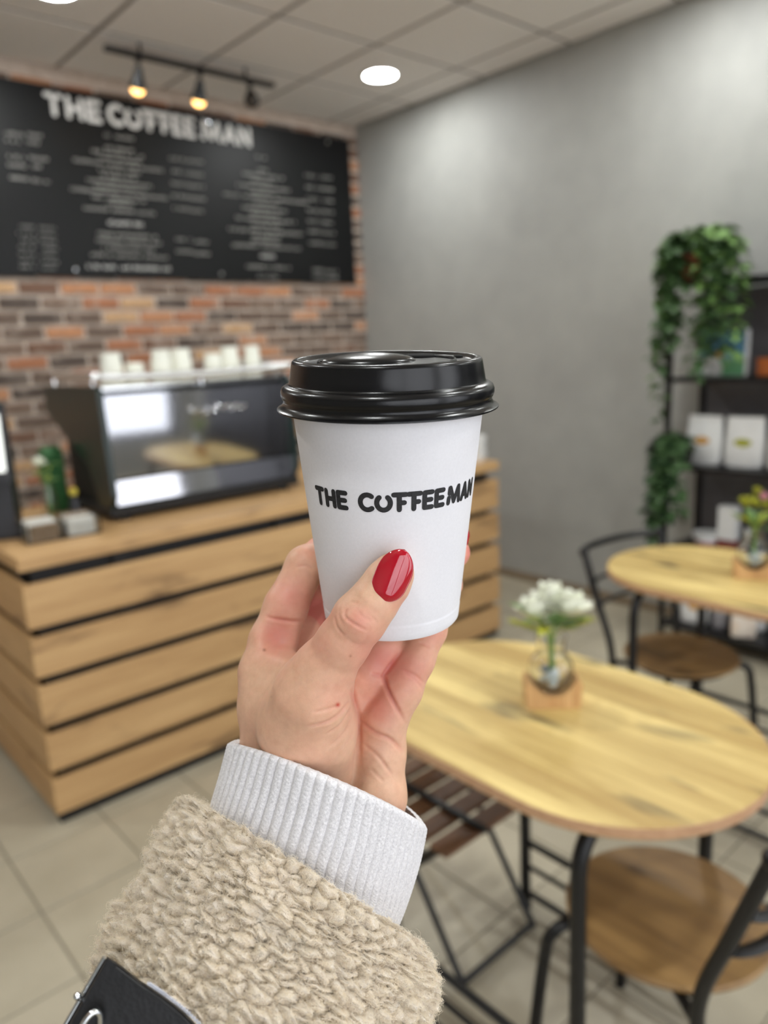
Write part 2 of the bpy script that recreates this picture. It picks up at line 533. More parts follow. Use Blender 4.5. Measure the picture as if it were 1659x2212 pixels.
# ------------------------------------------------------------------ stroke lettering
def arc(cx, cy, rx, ry, a0, a1, n=14):
    return [(cx + rx * math.cos(math.radians(a0 + (a1 - a0) * k / n)), cy + ry * math.sin(math.radians(a0 + (a1 - a0) * k / n))) for k in range(n + 1)]
GLYPH = {   # width, strokes (height 1)
    'T': (0.62, [[(0, 1), (0.62, 1)], [(0.31, 1), (0.31, 0)]]),
    'H': (0.60, [[(0, 1), (0, 0)], [(0.60, 1), (0.60, 0)], [(0, 0.48), (0.60, 0.48)]]),
    'E': (0.52, [[(0, 1), (0, 0)], [(0, 1), (0.52, 1)], [(0.05, 0.5), (0.46, 0.5)], [(0, 0), (0.52, 0)]]),
    'C': (0.72, [arc(0.46, 0.5, 0.46, 0.5, 52, 308, 18)]),
    'O': (0.86, [arc(0.43, 0.47, 0.43, 0.47, 128, 412, 20)]),
    'F': (0.60, [[(-0.12, 1), (0.64, 1)], [(0.22, 0.86), (0.22, 0)], [(0.22, 0.46), (0.54, 0.46)]]),
    'M': (1.04, [[(0.0, 0), (0.03, 0.34)], [(0.06, 0.66), (0.09, 1.0)], [(0.13, 1), (0.52, 0.04), (0.91, 1)], [(0.93, 1), (1.04, 0)]]),
    'A': (0.66, [[(0, 0), (0.33, 1), (0.66, 0)], [(0.16, 0.30), (0.50, 0.30)]]),
    'N': (0.60, [[(0, 0), (0, 1), (0.60, 0), (0.60, 1)]]),
}
def word_polys(word, x0, x1, h, sw, step):
    """quads and round dots of a word fitted between x0 and x1, baseline 0, height h"""
    gap = 0.34
    tot = sum(GLYPH[c][0] for c in word) + gap * (len(word) - 1)
    s = (x1 - x0 - sw) / tot
    x = x0 + sw / 2; polys = []
    for c in word:
        w, st = GLYPH[c]
        for pl in st:
            P = [np.array([x + p[0] * s, sw / 2 + p[1] * (h - sw)]) for p in pl]
            for a, b in zip(P[:-1], P[1:]):
                L = np.linalg.norm(b - a); n = max(1, int(math.ceil(L / step))); d = (b - a) / max(L, 1e-9); q = np.array([-d[1], d[0]]) * sw / 2
                for k in range(n):
                    u, v2 = a + (b - a) * k / n, a + (b - a) * (k + 1) / n
                    polys.append([u - q, v2 - q, v2 + q, u + q])
            for p in P:
                polys.append([p + sw / 2 * np.array([math.cos(2 * PI * k / 10), math.sin(2 * PI * k / 10)]) for k in range(10)])
        x += (w + gap) * s
    return polys
def polys_mesh(polys, fn, lift=(0, 0, 0)):
    m = MB()
    for k, p in enumerate(polys):
        m.add([np.asarray(fn(q[0], q[1])) + np.asarray(lift) * k for q in p], [tuple(range(len(p)))])
    return m

# ------------------------------------------------------------------ menu board on the brick wall
BX0, BX1, BZ0, BZ1, BYF = 0.62, 3.612, 1.956, 2.910, 4.308
t = NT('menu_board_black'); v = t.coords(); n1 = t.noise(v, 2.0, 4)
t.set(Base_Color=t.ramp(n1, [(0.3, srgb(9, 10, 11)), (0.7, srgb(14, 15, 16))]), Roughness=0.45, Specular_IOR_Level=0.3)
MT['board'] = t.m
MT['chalk'] = M_speckle('white_lettering', srgb(232, 230, 226), srgb(240, 238, 234), 60, 0.7)
MT['chalk_dim'] = M_speckle('pale_grey_lettering', srgb(186, 184, 178), srgb(204, 202, 196), 60, 0.7)
mbd = thing('menu_board', 'long black menu board with white lettering on the brick wall', 'menu board', (BX0, BYF, BZ0))
MB().box(0, BX1 - BX0, 0.0, 0.014, 0, BZ1 - BZ0, 0.002).build('board_panel', MT['board'], mbd, smooth=False)
for x in (0.1, 1.0, 1.9, 2.8):
    for z in (0.04, BZ1 - BZ0 - 0.04):
        MB().lathe([(0.012, 0), (0.012, 0.004), (0.009, 0.008), (0.0, 0.009)], 12).build('screw_cap', MT['chrome'], mbd).matrix_local = Matrix.Translation((x, 0, z)) @ Matrix.Rotation(PI / 2, 4, 'X')
for x in (0.5, 2.3):
    MB().box(x, x + 0.03, 0.014, YB - BYF - 0.018, 0.05, BZ1 - BZ0 - 0.05).build('wall_batten', MT['board'], mbd, smooth=False)
for word, a, b in (('THE', 1.568, 1.868), ('COFFEE', 1.90, 2.432), ('MAN', 2.468, 2.812)):
    pl = word_polys(word, a - BX0, b - BX0, 0.114, 0.025, 0.2)
    polys_mesh(pl, lambda x, y: (x, -0.0012, y + 2.762 - BZ0), (0, -6e-6, 0)).build('title_word', MT['chalk'], mbd, smooth=False)
def menu_line(cx, w, y, bold=False, words=True, hh=None):
    c = on(cx, y, 1, BYF); a = on(cx - w / 2, y, 1, BYF)[0]; b = on(cx + w / 2, y, 1, BYF)[0]
    zc = c[2] - BZ0; hh = hh or (0.021 if bold else 0.0150)
    m = MB(); x = a - BX0; sw = 0.0042 if bold else 0.0034
    while x < b - BX0:
        if words and random.random() < 0.12: x += 0.014; continue
        ch = hh * random.choice((1, 1, 1, .75)); y0 = -0.001 - 4e-6 * len(m.v) % 3e-4; wd = hh * random.uniform(.5, .75)
        kind = random.randint(0, 4)
        q = lambda p, r, s_, u: m.add([(p, y0, zc - hh / 2 + s_), (r, y0, zc - hh / 2 + s_), (r, y0, zc - hh / 2 + u), (p, y0, zc - hh / 2 + u)], [(0, 1, 2, 3)])
        q(x, x + sw, 0, ch)
        if kind in (0, 1, 3): q(x + wd - sw, x + wd, 0, ch)
        if kind in (0, 2, 4): q(x, x + wd, 0, sw)
        if kind in (1, 2): q(x, x + wd, ch - sw, ch)
        if kind in (3, 4): q(x, x + wd, ch / 2 - sw / 2, ch / 2 + sw / 2)
        x += wd + 0.006
    if m.v: tag(m.build('menu_line', MT['chalk'] if bold else MT['chalk_dim'], mbd, smooth=False), kind='stuff')
for yy in (290, 306): menu_line(30, 36, yy - 1); menu_line(75, 32, yy + 2)
for yy in (340, 358): menu_line(35, 36, yy - 1); menu_line(82, 34, yy + 2)
menu_line(40, 36, 385); menu_line(87, 36, 391)
for yy in (490, 505, 520, 535, 550, 565, 578): menu_line(55 + (yy - 490) * 0.08, 36, yy - 1, hh=0.0105); menu_line(102 + (yy - 490) * 0.08, 34, yy + 2, hh=0.0105)
for yy, w in ((296, 60), (322, 60), (333, 115), (345, 85), (357, 192), (370, 85), (383, 75), (395, 135), (407, 105), (418, 205), (430, 112), (440, 52), (455, 150)): menu_line(257, w, yy)
menu_line(272, 76, 483, True)
for yy, w in ((508, 130), (522, 136), (537, 110), (553, 160), (578, 176)): menu_line(277, w, yy, yy > 570)
for yy in (343, 371, 397, 424, 451, 517, 543):
    menu_line(382 + (yy - 343) * 0.08, 32, yy); menu_line(419 + (yy - 343) * 0.08, 32, yy + 5)
for yy, w in ((340, 24), (367, 20), (380, 84), (393, 52), (405, 112), (418, 60), (428, 182), (440, 60), (452, 94), (463, 60), (475, 124), (487, 60), (500, 158), (511, 58), (522, 62), (533, 146), (577, 96), (598, 42)): menu_line(566 + (yy - 340) * 0.05, w, yy)
menu_line(578, 30, 553, True)
for yy in (380, 405, 430, 455, 478, 500, 525, 583, 598):
    menu_line(672 + (yy - 380) * 0.06, 24, yy); menu_line(703 + (yy - 380) * 0.06, 24, yy + 3)

# ------------------------------------------------------------------ track lamp
MT['bulb'] = M_emit('warm_filament_bulb', (1.0, 0.52, 0.12, 1), BULB_POWER)
MT['bulb_off'] = M('unlit_bulb_face', srgb(60, 52, 44), 0.2)
RZ = 2.955; RY = 3.80
tl = thing('track_lamp', 'black ceiling track with three small spotlights above the menu board', 'ceiling lamp', (1.70, RY, RZ))
MB().box(0, 0.96, -0.016, 0.016, -0.012, 0.012, 0.003).build('rail', MT['black_metal'], tl, smooth=False)
for x in (0.18, 0.78):
    MB().tube([(x, 0, 0.01), (x, 0, ZC - RZ + 0.0003)], 0.008, 10).build('ceiling_stem', MT['black_metal'], tl)
for k, x in enumerate((0.165, 0.50, 0.80)):
    px_ = 0
    b = MB(); b.tube([(x, 0, -0.01), (x, 0, -0.055)], 0.006, 10); b.box(x - .012, x + .012, -0.012, 0.012, -0.03, -0.01)
    arm = b.build('lamp_arm', MT['black_metal'], tl)
    tilt = Matrix.Rotation(math.radians((22, 20, -38)[k]), 4, 'X') @ Matrix.Rotation(math.radians((0, 0, 18)[k]), 4, 'Y')
    sh = MB().lathe([(0.010, 0.0), (0.018, -0.004), (0.022, -0.03), (0.030, -0.055), (0.040, -0.085), (0.041, -0.10), (0.038, -0.10), (0.034, -0.08), (0.0, -0.06)], 24, caps=False).build('lamp_shade', MT['black_metal'], tl)
    sh.matrix_local = Matrix.Translation((x, 0, -0.05)) @ tilt
    bb = MB().ball((0, 0, -0.098), (0.033, 0.033, 0.030), 20, 12).build('bulb', MT['bulb'] if k < 2 else MT['bulb_off'], sh)

# ------------------------------------------------------------------ bar counter
CX0, CX1, CY0, CY1, CZT = 0.62, 2.89, 2.42, 3.26, 0.922
ct = thing('bar_counter', 'bar counter clad in horizontal oak planks with black gaps', 'counter', (CX0, CY0, 0))
LX, LY = CX1 - CX0, CY1 - CY0
MB().box(0.040, LX - 0.040, 0.040, LY, 0.001, 0.878).build('carcass', MT['black_matte'], ct, smooth=False)
rows = [(0.688, 0.831), (0.524, 0.655), (0.357, 0.491), (0.195, 0.324), (0.040, 0.163)]
for z0, z1 in rows:
    MB().box(0.0, LX, 0.0, 0.0215, z0, z1, 0.0015).build('front_plank', MT['counter_wood'], ct, smooth=False)
    MB().box(0.0, 0.0215, 0.0218, LY, z0, z1, 0.0015).build('side_plank', MT['counter_wood_y'], ct, smooth=False)
    MB().box(LX - 0.0215, LX, 0.022, LY, z0, z1, 0.0015).build('side_plank', MT['counter_wood_y'], ct, smooth=False)
MB().box(0.012, LX - 0.012, 0.012, 0.0395, 0.001, 0.036).build('plinth', MT['black_matte'], ct, smooth=False)
for x_ in (0.30, 0.95, 1.60, 2.15):
    MB().box(x_, x_ + 0.05, 0.0216, 0.0399, 0.037, 0.876).build('batten', MT['black_matte'], ct, smooth=False)
for y_ in (0.10, 0.45):
    for a_, b_ in ((0.0216, 0.0399), (LX - 0.0399, LX - 0.0216)):
        MB().box(a_, b_, y_, y_ + 0.05, 0.002, 0.876).build('batten', MT['black_matte'], ct, smooth=False)
wt = tag(MB().box(CX0 - 0.004, CX1 + 0.004, CY0 - 0.004, CY1 + 0.01, 0.8785, CZT, 0.002).build('counter_worktop', MT['counter_wood'], smooth=False),
         'oak worktop slab lying on the plank clad counter', 'worktop')

# ------------------------------------------------------------------ espresso machine (customer side)
t = NT('dark_green_enamel'); v = t.coords(); t.set(Base_Color=t.ramp(t.noise(v, 30, 3), [(0.3, srgb(9, 30, 27)), (0.7, srgb(13, 38, 34))]), Roughness=0.3)
MT['green_side'] = t.m
t = NT('mirror_steel'); v = t.coords((1, 1, 14)); t.set(Base_Color=srgb(196, 196, 200), Metallic=1.0, Roughness=0.07)
MT['mirror'] = t.m
MX0, MX1, MY0, MY1 = 1.02, 1.845, 2.64, 3.20
em = thing('espresso_machine', 'black and mirror steel espresso machine with paper cups on top', 'coffee machine', (MX0, MY0, CZT))
MT['satin'] = M_speckle('satin_steel', srgb(226, 228, 228), srgb(240, 242, 242), 20, 0.32, 1.0)
LW, LD, MH = MX1 - MX0, MY1 - MY0, 0.492
prof = [(0.03, 0.055), (0.0, 0.10), (0.025, MH - 0.015), (0.045, MH), (LD + 0.01, MH), (LD + 0.03, MH - 0.10), (0.20, 0.20), (0.13, 0.055)]
for x in (0.0, LW - 0.022):
    MB().prism(prof, x, x + 0.022, axis=0).build('side_panel', MT['green_side'], em, smooth=False)
MB().box(0.0225, LW - 0.0225, 0.055, LD - 0.10, 0.05, MH - 0.02, 0.01).build('body', MT['black_matte'], em, smooth=False)
MB().box(0.0225, LW - 0.0225, LD - 0.099, LD, MH - 0.17, MH - 0.02, 0.006).build('group_housing', MT['black_matte'], em, smooth=False)
MB().box(-0.006, LW + 0.006, 0.02, LD - 0.02, 0.018, 0.0545, 0.006).build('drip_base', MT['black_matte'], em, smooth=False)
fp = MB().prism([(0.038, 0.155), (0.026, MH - 0.035), (0.052, MH - 0.03), (0.052, 0.155)], 0.024, LW - 0.024, axis=0).build('back_panel', MT['mirror'], em, smooth=False)
lp = MB().prism([(0.018, 0.062), (0.030, 0.148), (0.052, 0.148), (0.052, 0.062)], 0.024, LW - 0.024, axis=0).build('lower_panel', MT['mirror'], em, smooth=False)
pts = []
for k in range(90):
    u = k / 89
    pts.append((0.34 + 0.25 * u + 0.006 * math.sin(u * 46), 0.0245, MH - 0.115 + 0.010 * math.sin(u * 38 + 0.4) * (1.5 if k % 23 < 6 else 0.8)))
MB().tube(pts, 0.0026, 6).build('script_emblem', MT['chrome'], em)
MB().box(0.02, LW - 0.02, 0.05, LD - 0.02, MH - 0.0195, MH - 0.004, 0.003).build('cup_tray', MT['chrome'], em, smooth=False)
ra = MB(); ra.tube(curve_pts([(0.03, LD - 0.05, MH + 0.035), (0.01, 0.06, MH + 0.035), (0.03, 0.03, MH + 0.03), (LW / 2, 0.026, MH + 0.022), (LW - 0.03, 0.03, MH + 0.03), (LW - 0.01, 0.06, MH + 0.035), (LW - 0.03, LD - 0.05, MH + 0.035)], 48), 0.0155, 14)
rail = ra.build('cup_rail', MT['satin'], em)
for x, y in ((0.02, 0.10), (LW - 0.02, 0.10), (0.02, LD - 0.06), (LW - 0.02, LD - 0.06), (LW / 2, 0.03)):
    MB().tube([(x, y, MH - 0.02), (x, y, MH + 0.03)], 0.006, 8).build('rail_post', MT['chrome'], em)
for x in (0.06, LW - 0.06):
    for y in (0.06, LD - 0.10):
        MB().lathe([(0.026, 0.0), (0.026, 0.010), (0.018, 0.019)], 16, (x, y, 0.0003)).build('foot', MT['black_metal'], em)
for x in (0.20, 0.45, 0.68):
    MB().tube([(x, LD - 0.04, MH - 0.20), (x, LD + 0.08, MH - 0.20), (x, LD + 0.12, MH - 0.215)], [0.030, 0.012, 0.014], 12).build('portafilter', MT['black_metal'], em)

# paper cups upside down on the machine
t = NT('cream_paper_cup'); v = t.coords(); t.set(Base_Color=t.ramp(t.noise(v, 200, 3), [(0.3, srgb(236, 236, 222)), (0.7, srgb(244, 244, 232))]), Roughness=0.6)
MT['cream_paper'] = t.m
CUPY = 2.85
cupd = [(1.160, 0.118, 0.040, 'upside down paper cup at the left end of the machine top'), (1.262, 0.078, 0.036, 'short paper cup, second from the left on the machine'),
        (1.362, 0.122, 0.040, 'third paper cup from the left on the machine'), (1.462, 0.124, 0.042, 'fourth paper cup from the left, leaning a little'),
        (1.590, 0.100, 0.036, 'paper cup right of the gap on the machine'), (1.688, 0.124, 0.040, 'tall paper cup, second from the right on the machine'), (1.782, 0.126, 0.034, 'paper cup at the right end of the machine top')]
for k, (x, h, r, lab) in enumerate(cupd):
    r *= 1.16
    cp = thing('paper_cup', lab, 'paper cup', (x, CUPY + (0.03 if k % 2 else 0), CZT + MH - 0.0035), k * 1.3, 'paper cups on the espresso machine')
    MB().lathe([(r * 0.97, 0.003), (r * 0.74, h - 0.001), (r * 0.70, h), (r * 0.64, h), (r * 0.63, h - 0.006), (0.001, h - 0.006)], 32, caps=False).build('cup_wall', MT['cream_paper'], cp)
    MB().tube([(r * 0.985 * math.cos(2 * PI * i / 32), r * 0.985 * math.sin(2 * PI * i / 32), 0.0028) for i in range(32)], 0.0027, 8, closed=True).build('rolled_rim', MT['cream_paper'], cp)

# ------------------------------------------------------------------ things on the worktop, left end
MT['pos_black'] = M_speckle('pos_black_plastic', srgb(34, 34, 38), srgb(44, 44, 48), 80, 0.4)
MT['screen'] = M_emit('pos_screen', (0.92, 0.97, 0.9, 1), 0.6)
ps = thing('till_screen', 'black upright till screen at the left end of the counter', 'till', (0.665, 2.83, CZT), math.radians(-24))
MB().box(-0.14, 0.14, -0.10, 0.10, 0.0003, 0.02, 0.006).build('base', MT['pos_black'], ps, smooth=False)
MB().prism([(-0.09, 0.02), (-0.07, 0.30), (0.03, 0.40), (0.06, 0.40), (0.07, 0.02)], -0.085, 0.085, axis=0).build('body', MT['pos_black'], ps, smooth=False)
sc_ = MB().prism([(-0.115, 0.20), (-0.075, 0.46), (-0.045, 0.46), (-0.085, 0.20)], -0.16, 0.10, axis=0).build('display', MT['pos_black'], ps, smooth=False)
MB().prism([(-0.1135, 0.235), (-0.0845, 0.425), (-0.0835, 0.425), (-0.1125, 0.235)], -0.145, 0.085, axis=0).build('screen_glass', MT['screen'], sc_, smooth=False)
# ------------------------------------------------------------------ flowers, jars, small counter things
MT['leaf'] = M_speckle('leaf_green', srgb(92, 128, 64), srgb(122, 156, 84), 40, 0.5)
MT['leaf_dark'] = M_speckle('leaf_dark_green', srgb(58, 86, 50), srgb(82, 112, 66), 40, 0.5)
MT['leaf_deep'] = M_speckle('leaf_deep_green', srgb(40, 66, 40), srgb(58, 88, 52), 40, 0.5)
MT['leaf_yellow'] = M_speckle('leaf_yellow_green', srgb(150, 156, 40), srgb(190, 186, 60), 60, 0.5)
MT['petal'] = M_speckle('white_petal', srgb(240, 243, 222), srgb(250, 250, 240), 40, 0.5)
MT['petal_pink'] = M_speckle('pink_petal', srgb(226, 150, 170), srgb(240, 190, 200), 40, 0.5)
MT['stem'] = M_speckle('stem_green', srgb(110, 150, 70), srgb(136, 172, 90), 60, 0.5)
MT['pebble'] = M_speckle('pale_glass_pebble', srgb(196, 210, 214), srgb(232, 238, 238), 20, 0.1)
MT['pebble_b'] = M_speckle('blue_grey_glass_pebble', srgb(110, 130, 150), srgb(150, 168, 182), 20, 0.1)
MT['water'] = M_glass('water', (0.96, 0.99, 0.98, 1), 0.0, 1.33)

def leaf_geo(m, base, d, up, L, w, fold=0.2, bend=0.25):
    d = unit(d); s = unit(np.cross(d, up)); n = np.cross(s, d)
    vs = []; rows_ = [(0, 0.02), (0.25, 0.8), (0.5, 1.0), (0.75, 0.7), (1.0, 0.03)]
    for t_, ww in rows_:
        c = np.asarray(base) + d * L * t_ - n * bend * L * t_ * t_
        for q in (-1, 0, 1):
            vs.append(c + s * q * w / 2 * ww + n * fold * w * abs(q) * ww)
    fs = []
    for i in range(4):
        for q in range(2):
            a = i * 3 + q; fs.append((a, a + 1, a + 4, a + 3))
    m.add(vs, fs)

def vase(label, loc, rz, flower, name='flower_vase', r=0.042, h=0.10, block=True, glass_mat='clear_glass'):
    t = thing(name, label, 'vase', loc, rz)
    z0 = 0.0004
    if block:     # round jar resting in the hollow of a log block
        z0 = 0.026; r = 0.047; h = 0.122
        n = 16; hol = [(0.046 * math.sin(q), 0.0745 - 0.0475 * math.cos(q)) for q in np.linspace(-1.0, 1.0, n)]
        m = MB(); m.prism([(-0.054, 0.0004), (0.056, 0.0004), (0.060, 0.052), (0.050, 0.066)] + hol[::-1] + [(-0.050, 0.058), (-0.057, 0.050)], -0.034, 0.030, axis=1)
        m.build('log_block', MT['block_wood'], t, smooth=False)
        prof = [(0.012, 0.0012), (0.026, 0.0065)] + [(0.047 * math.sin(q), 0.0485 - 0.047 * math.cos(q)) for q in np.linspace(0.72, 2.45, 14)] + [(0.029, 0.092), (0.0285, 0.104), (0.0325, 0.122), (0.0305, 0.122), (0.0262, 0.104), (0.0268, 0.092)] + [(0.0445 * math.sin(q), 0.0485 - 0.0445 * math.cos(q)) for q in np.linspace(2.45, 0.55, 14)] + [(0.0005, 0.0045)]
    else:
        prof = [(r * 0.80, 0.0), (r * 0.98, 0.006), (r, 0.02), (r * 1.04, h * 0.55), (r * 1.02, h * 0.72), (r * 0.80, h * 0.88), (r * 0.84, h), (r * 0.76, h), (r * 0.73, h * 0.88), (r * 0.94, h * 0.70), (r * 0.96, h * 0.55), (r * 0.91, 0.022), (r * 0.86, 0.010), (r * 0.001, 0.008)]
    g = MB()
    g.lathe([(a, b + z0) for a, b in prof], 40, caps=False)
    rb, zb = prof[0][0], prof[0][1] + z0
    g.add([(0, 0, zb)] + [(rb * math.cos(2 * PI * k / 40), rb * math.sin(2 * PI * k / 40), zb) for k in range(40)], [(0, 1 + (k + 1) % 40, 1 + k) for k in range(40)])
    g.build('glass_jar', MT[glass_mat], t)
    rr = random.Random(int(loc[0] * 1000)); top = z0 + h
    for k in range(12):
        a = k * 2.4; q = r * (0.20 + 0.32 * rr.random()) if k % 4 else 0.002; z = z0 + 0.022 + 0.0042 * (k // 3 * 2) * (1 if block else 0.4)
        MB().ball((q * math.cos(a), q * math.sin(a), z), (0.0095, 0.0088, 0.0072) if block else (0.006, 0.006, 0.005), 10, 7).build('glass_pebble', MT['pebble'] if k % 3 else MT['pebble_b'], t)
    flower(t, top, rr)
    return t

def white_bouquet(t, top, rr):
    for k in range(3):
        MB().tube(curve_pts([(0.004 * k, 0, 0.045), (0.006 * (k - 1), 0.003, top), (0.03 * (k - 1), 0.012 * (k % 2), top + 0.05)], 10), 0.0026, 6).build('flower_stem', MT['stem'], t)
    for c, R_ in (((-0.034, 0.0, top + 0.062), 0.044), ((0.036, -0.008, top + 0.070), 0.048), ((0.002, 0.02, top + 0.084), 0.044)):
        b = MB()
        for ring, (n, tilt, L) in enumerate(((5, 20, 0.9), (7, 48, 1.0), (8, 78, 1.0))):
            for k in range(n):
                a = 2 * PI * k / n + ring * 0.5; tl_ = math.radians(tilt + rr.uniform(-6, 6))
                d = np.array([math.sin(tl_) * math.cos(a), math.sin(tl_) * math.sin(a), math.cos(tl_)])
                leaf_geo(b, np.array(c) + d * 0.004 - np.array([0, 0, 0.02]), d, np.array([-d[1], d[0], 0.01]) if False else np.cross(d, [-math.sin(a), math.cos(a), 0]), R_ * L * 1.05, R_ * 0.9, 0.18, -0.25)
        tag(b.build('blossom', MT['petal'], t), kind='stuff')
    for k in range(9):
        a = k * 0.72 + rr.random() * 0.3; m = MB()
        d = np.array([math.cos(a), math.sin(a), 0.15 + rr.random() * 0.7])
        leaf_geo(m, (0.008 * math.cos(a), 0.008 * math.sin(a), top + 0.005 + 0.02 * rr.random()), d, np.array([0, 0, 1.0]), 0.075 + 0.03 * rr.random(), 0.030, 0.15, 0.15)
        m.build('leaf', MT['leaf'] if k % 3 else MT['leaf_yellow'], t)
    for side in (-1, 1):
        m = MB()
        m.tube([(0, 0, top), (side * 0.04, -0.004, top + 0.022), (side * 0.078, -0.01, top + 0.032)], 0.0014, 5)
        for k in range(16):
            u = k / 15; base = np.array([side * (0.022 + 0.058 * u), -0.006, top + 0.015 + 0.022 * u])
            leaf_geo(m, base, np.array([side * 0.5, (-1) ** k * 0.8, 0.25]), np.array([0, 0, 1.0]), 0.026 * (1.1 - 0.5 * u), 0.010, 0.1, 0.1)
        tag(m.build('fern_sprig', MT['leaf_yellow'], t), kind='stuff')

def yellow_bouquet(t, top, rr):
    for k in range(5):
        a = k * 1.26; MB().tube([(0.004 * k - .01, 0, 0.045), (0.004 * math.cos(a), 0.004 * math.sin(a), top), (0.03 * math.cos(a), 0.03 * math.sin(a), top + 0.06)], 0.0024, 6).build('flower_stem', MT['stem'], t)
    for k in range(7):
        a = k * 0.9; q = 0.036 if k else 0.0
        c = np.array([q * math.cos(a), q * math.sin(a), top + 0.075 + 0.02 * rr.random() + (0.02 if not k else 0)])
        b = MB()
        for j in range(16):
            th = rr.uniform(0, 1.4); ph = j * 2.4; d = np.array([math.sin(th) * math.cos(ph), math.sin(th) * math.sin(ph), math.cos(th)])
            leaf_geo(b, c, d, np.cross(d, [-math.sin(ph), math.cos(ph), 0]), 0.026, 0.012, 0.15, -0.2)
        tag(b.build('blossom', MT['petal_pink'] if k == 1 else MT['leaf_yellow'], t), kind='stuff')
    for k in range(14):
        a = k * 0.9; m = MB(); d = np.array([math.cos(a), math.sin(a), 0.3 + rr.random() * 0.8])
        leaf_geo(m, (0.012 * math.cos(a), 0.012 * math.sin(a), top + 0.03 * rr.random()), d, np.array([0, 0, 1.0]), 0.07, 0.026, 0.15, 0.25)
        m.build('leaf', MT['leaf'] if k % 2 else MT['leaf_yellow'], t)

def single_white(t, top, rr):
    MB().tube(curve_pts([(0, 0, 0.02), (0.004, 0, top), (-0.015, 0, top + 0.06)], 10), 0.0026, 6).build('flower_stem', MT['stem'], t)
    b = MB(); c = np.array([-0.02, 0, top + 0.065])
    for k in range(14):
        a = k * 2.4; th = 0.3 + 0.09 * k; d = np.array([math.sin(th) * math.cos(a), math.sin(th) * math.sin(a), math.cos(th)])
        leaf_geo(b, c, d, np.cross(d, [-math.sin(a), math.cos(a), 0]), 0.036, 0.028, 0.15, -0.25)
    tag(b.build('blossom', MT['petal'], t), kind='stuff')
    for k in range(7):
        a = k * 0.9; m = MB(); d = np.array([math.cos(a), math.sin(a), 0.4])
        leaf_geo(m, (0, 0, top + 0.01 * k), d, np.array([0, 0, 1.0]), 0.06, 0.026, 0.15, 0.25)
        m.build('leaf', MT['leaf_yellow'] if k % 2 else MT['leaf'], t)

TZ = 0.750
vase('glass jar of white flowers resting in a log block on the near table', (1.222, 0.888, TZ), -0.78, white_bouquet)
vase('glass jar of yellow green flowers resting in a log block on the far table', (2.333, 0.937, TZ), -1.05, yellow_bouquet)
vase('tall slim glass with one white flower beside the till', (0.842, 2.765, CZT), 0.2, single_white, r=0.024, h=0.165, block=False)

# green tin, clear tray with jars, wooden stirrers
MT['green_tin'] = M_speckle('green_tin', srgb(52, 100, 58), srgb(70, 120, 72), 30, 0.5)
gt = thing('green_carton', 'green drink carton standing behind the small white flower', 'carton', (0.965, 3.08, CZT), 0.3)
MB().box(-0.038, 0.038, -0.03, 0.03, 0.0004, 0.235, 0.003).build('carton_body', MT['green_tin'], gt, smooth=False)
MB().prism([(-0.03, 0.2352), (0.0, 0.262), (0.03, 0.2352)], -0.037, 0.037, axis=0).build('gable_top', MT['green_tin'], gt, smooth=False)
MT['acrylic'] = M_glass('clear_acrylic', (0.93, 0.95, 0.95, 1), 0.04, 1.3)
tr_ = thing('acrylic_tray', 'clear acrylic tray standing at the counter edge beside the espresso machine', 'tray', (0.82, 2.625, CZT), math.radians(-4))
MB().box(-0.12, 0.12, -0.06, 0.06, 0.0004, 0.004).build('tray_floor', MT['acrylic'], tr_, smooth=False)
for nme, b in (('tray_wall', (-0.12, 0.12, -0.06, -0.056, 0.0042, 0.062)), ('tray_wall', (-0.12, 0.12, 0.056, 0.06, 0.0042, 0.062)), ('tray_wall', (-0.12, -0.116, -0.0558, 0.0558, 0.0042, 0.062)), ('tray_wall', (0.116, 0.12, -0.0558, 0.0558, 0.0042, 0.062)), ('divider', (-0.002, 0.002, -0.0558, 0.0558, 0.0042, 0.055))):
    MB().box(*b).build(nme, MT['acrylic'], tr_, smooth=False)
MT['sachet'] = M_speckle('white_sugar_sachet', srgb(206, 204, 196), srgb(222, 220, 212), 60, 0.6)
MT['sachet_b'] = M_speckle('brown_sugar_sachet', srgb(120, 98, 74), srgb(140, 116, 90), 60, 0.6)
rz_ = math.radians(-4); k = 0
for side, lab in ((-0.060, 'left'), (0.060, 'right')):
    for j in range(6):
        lx, ly = side, -0.045 + j * 0.018
        wx, wy = 0.82 + lx * math.cos(rz_) - ly * math.sin(rz_), 2.625 + lx * math.sin(rz_) + ly * math.cos(rz_)
        o = MB().box(-0.045, 0.045, -0.004, 0.004, 0.0044, 0.060 + 0.004 * (j % 3), 0.002).build('sugar_sachet', MT['sachet'] if (j + (side > 0)) % 3 else MT['sachet_b'], smooth=False)
        o.location = (wx, wy, CZT); o.rotation_euler = (0, 0, rz_)
        tag(o, 'small paper sugar sachet standing in the %s half of the acrylic tray' % lab, 'sachet', 'sugar sachets, %s half of the tray' % lab)
sb = thing('stirrer_bottle', 'small bottle with a yellow cap standing behind the acrylic tray', 'bottle', (0.918, 2.735, CZT))
MB().lathe([(0.018, 0.0004), (0.020, 0.004), (0.020, 0.085), (0.009, 0.105), (0.009, 0.115)], 24).build('bottle_body', MT['pos_black'], sb)
MT['yellow'] = M_speckle('yellow_cap', srgb(196, 176, 60), srgb(214, 196, 80), 40, 0.5)
MB().lathe([(0.012, 0.1151), (0.013, 0.117), (0.013, 0.135), (0.010, 0.139)], 20).build('cap', MT['yellow'], sb)
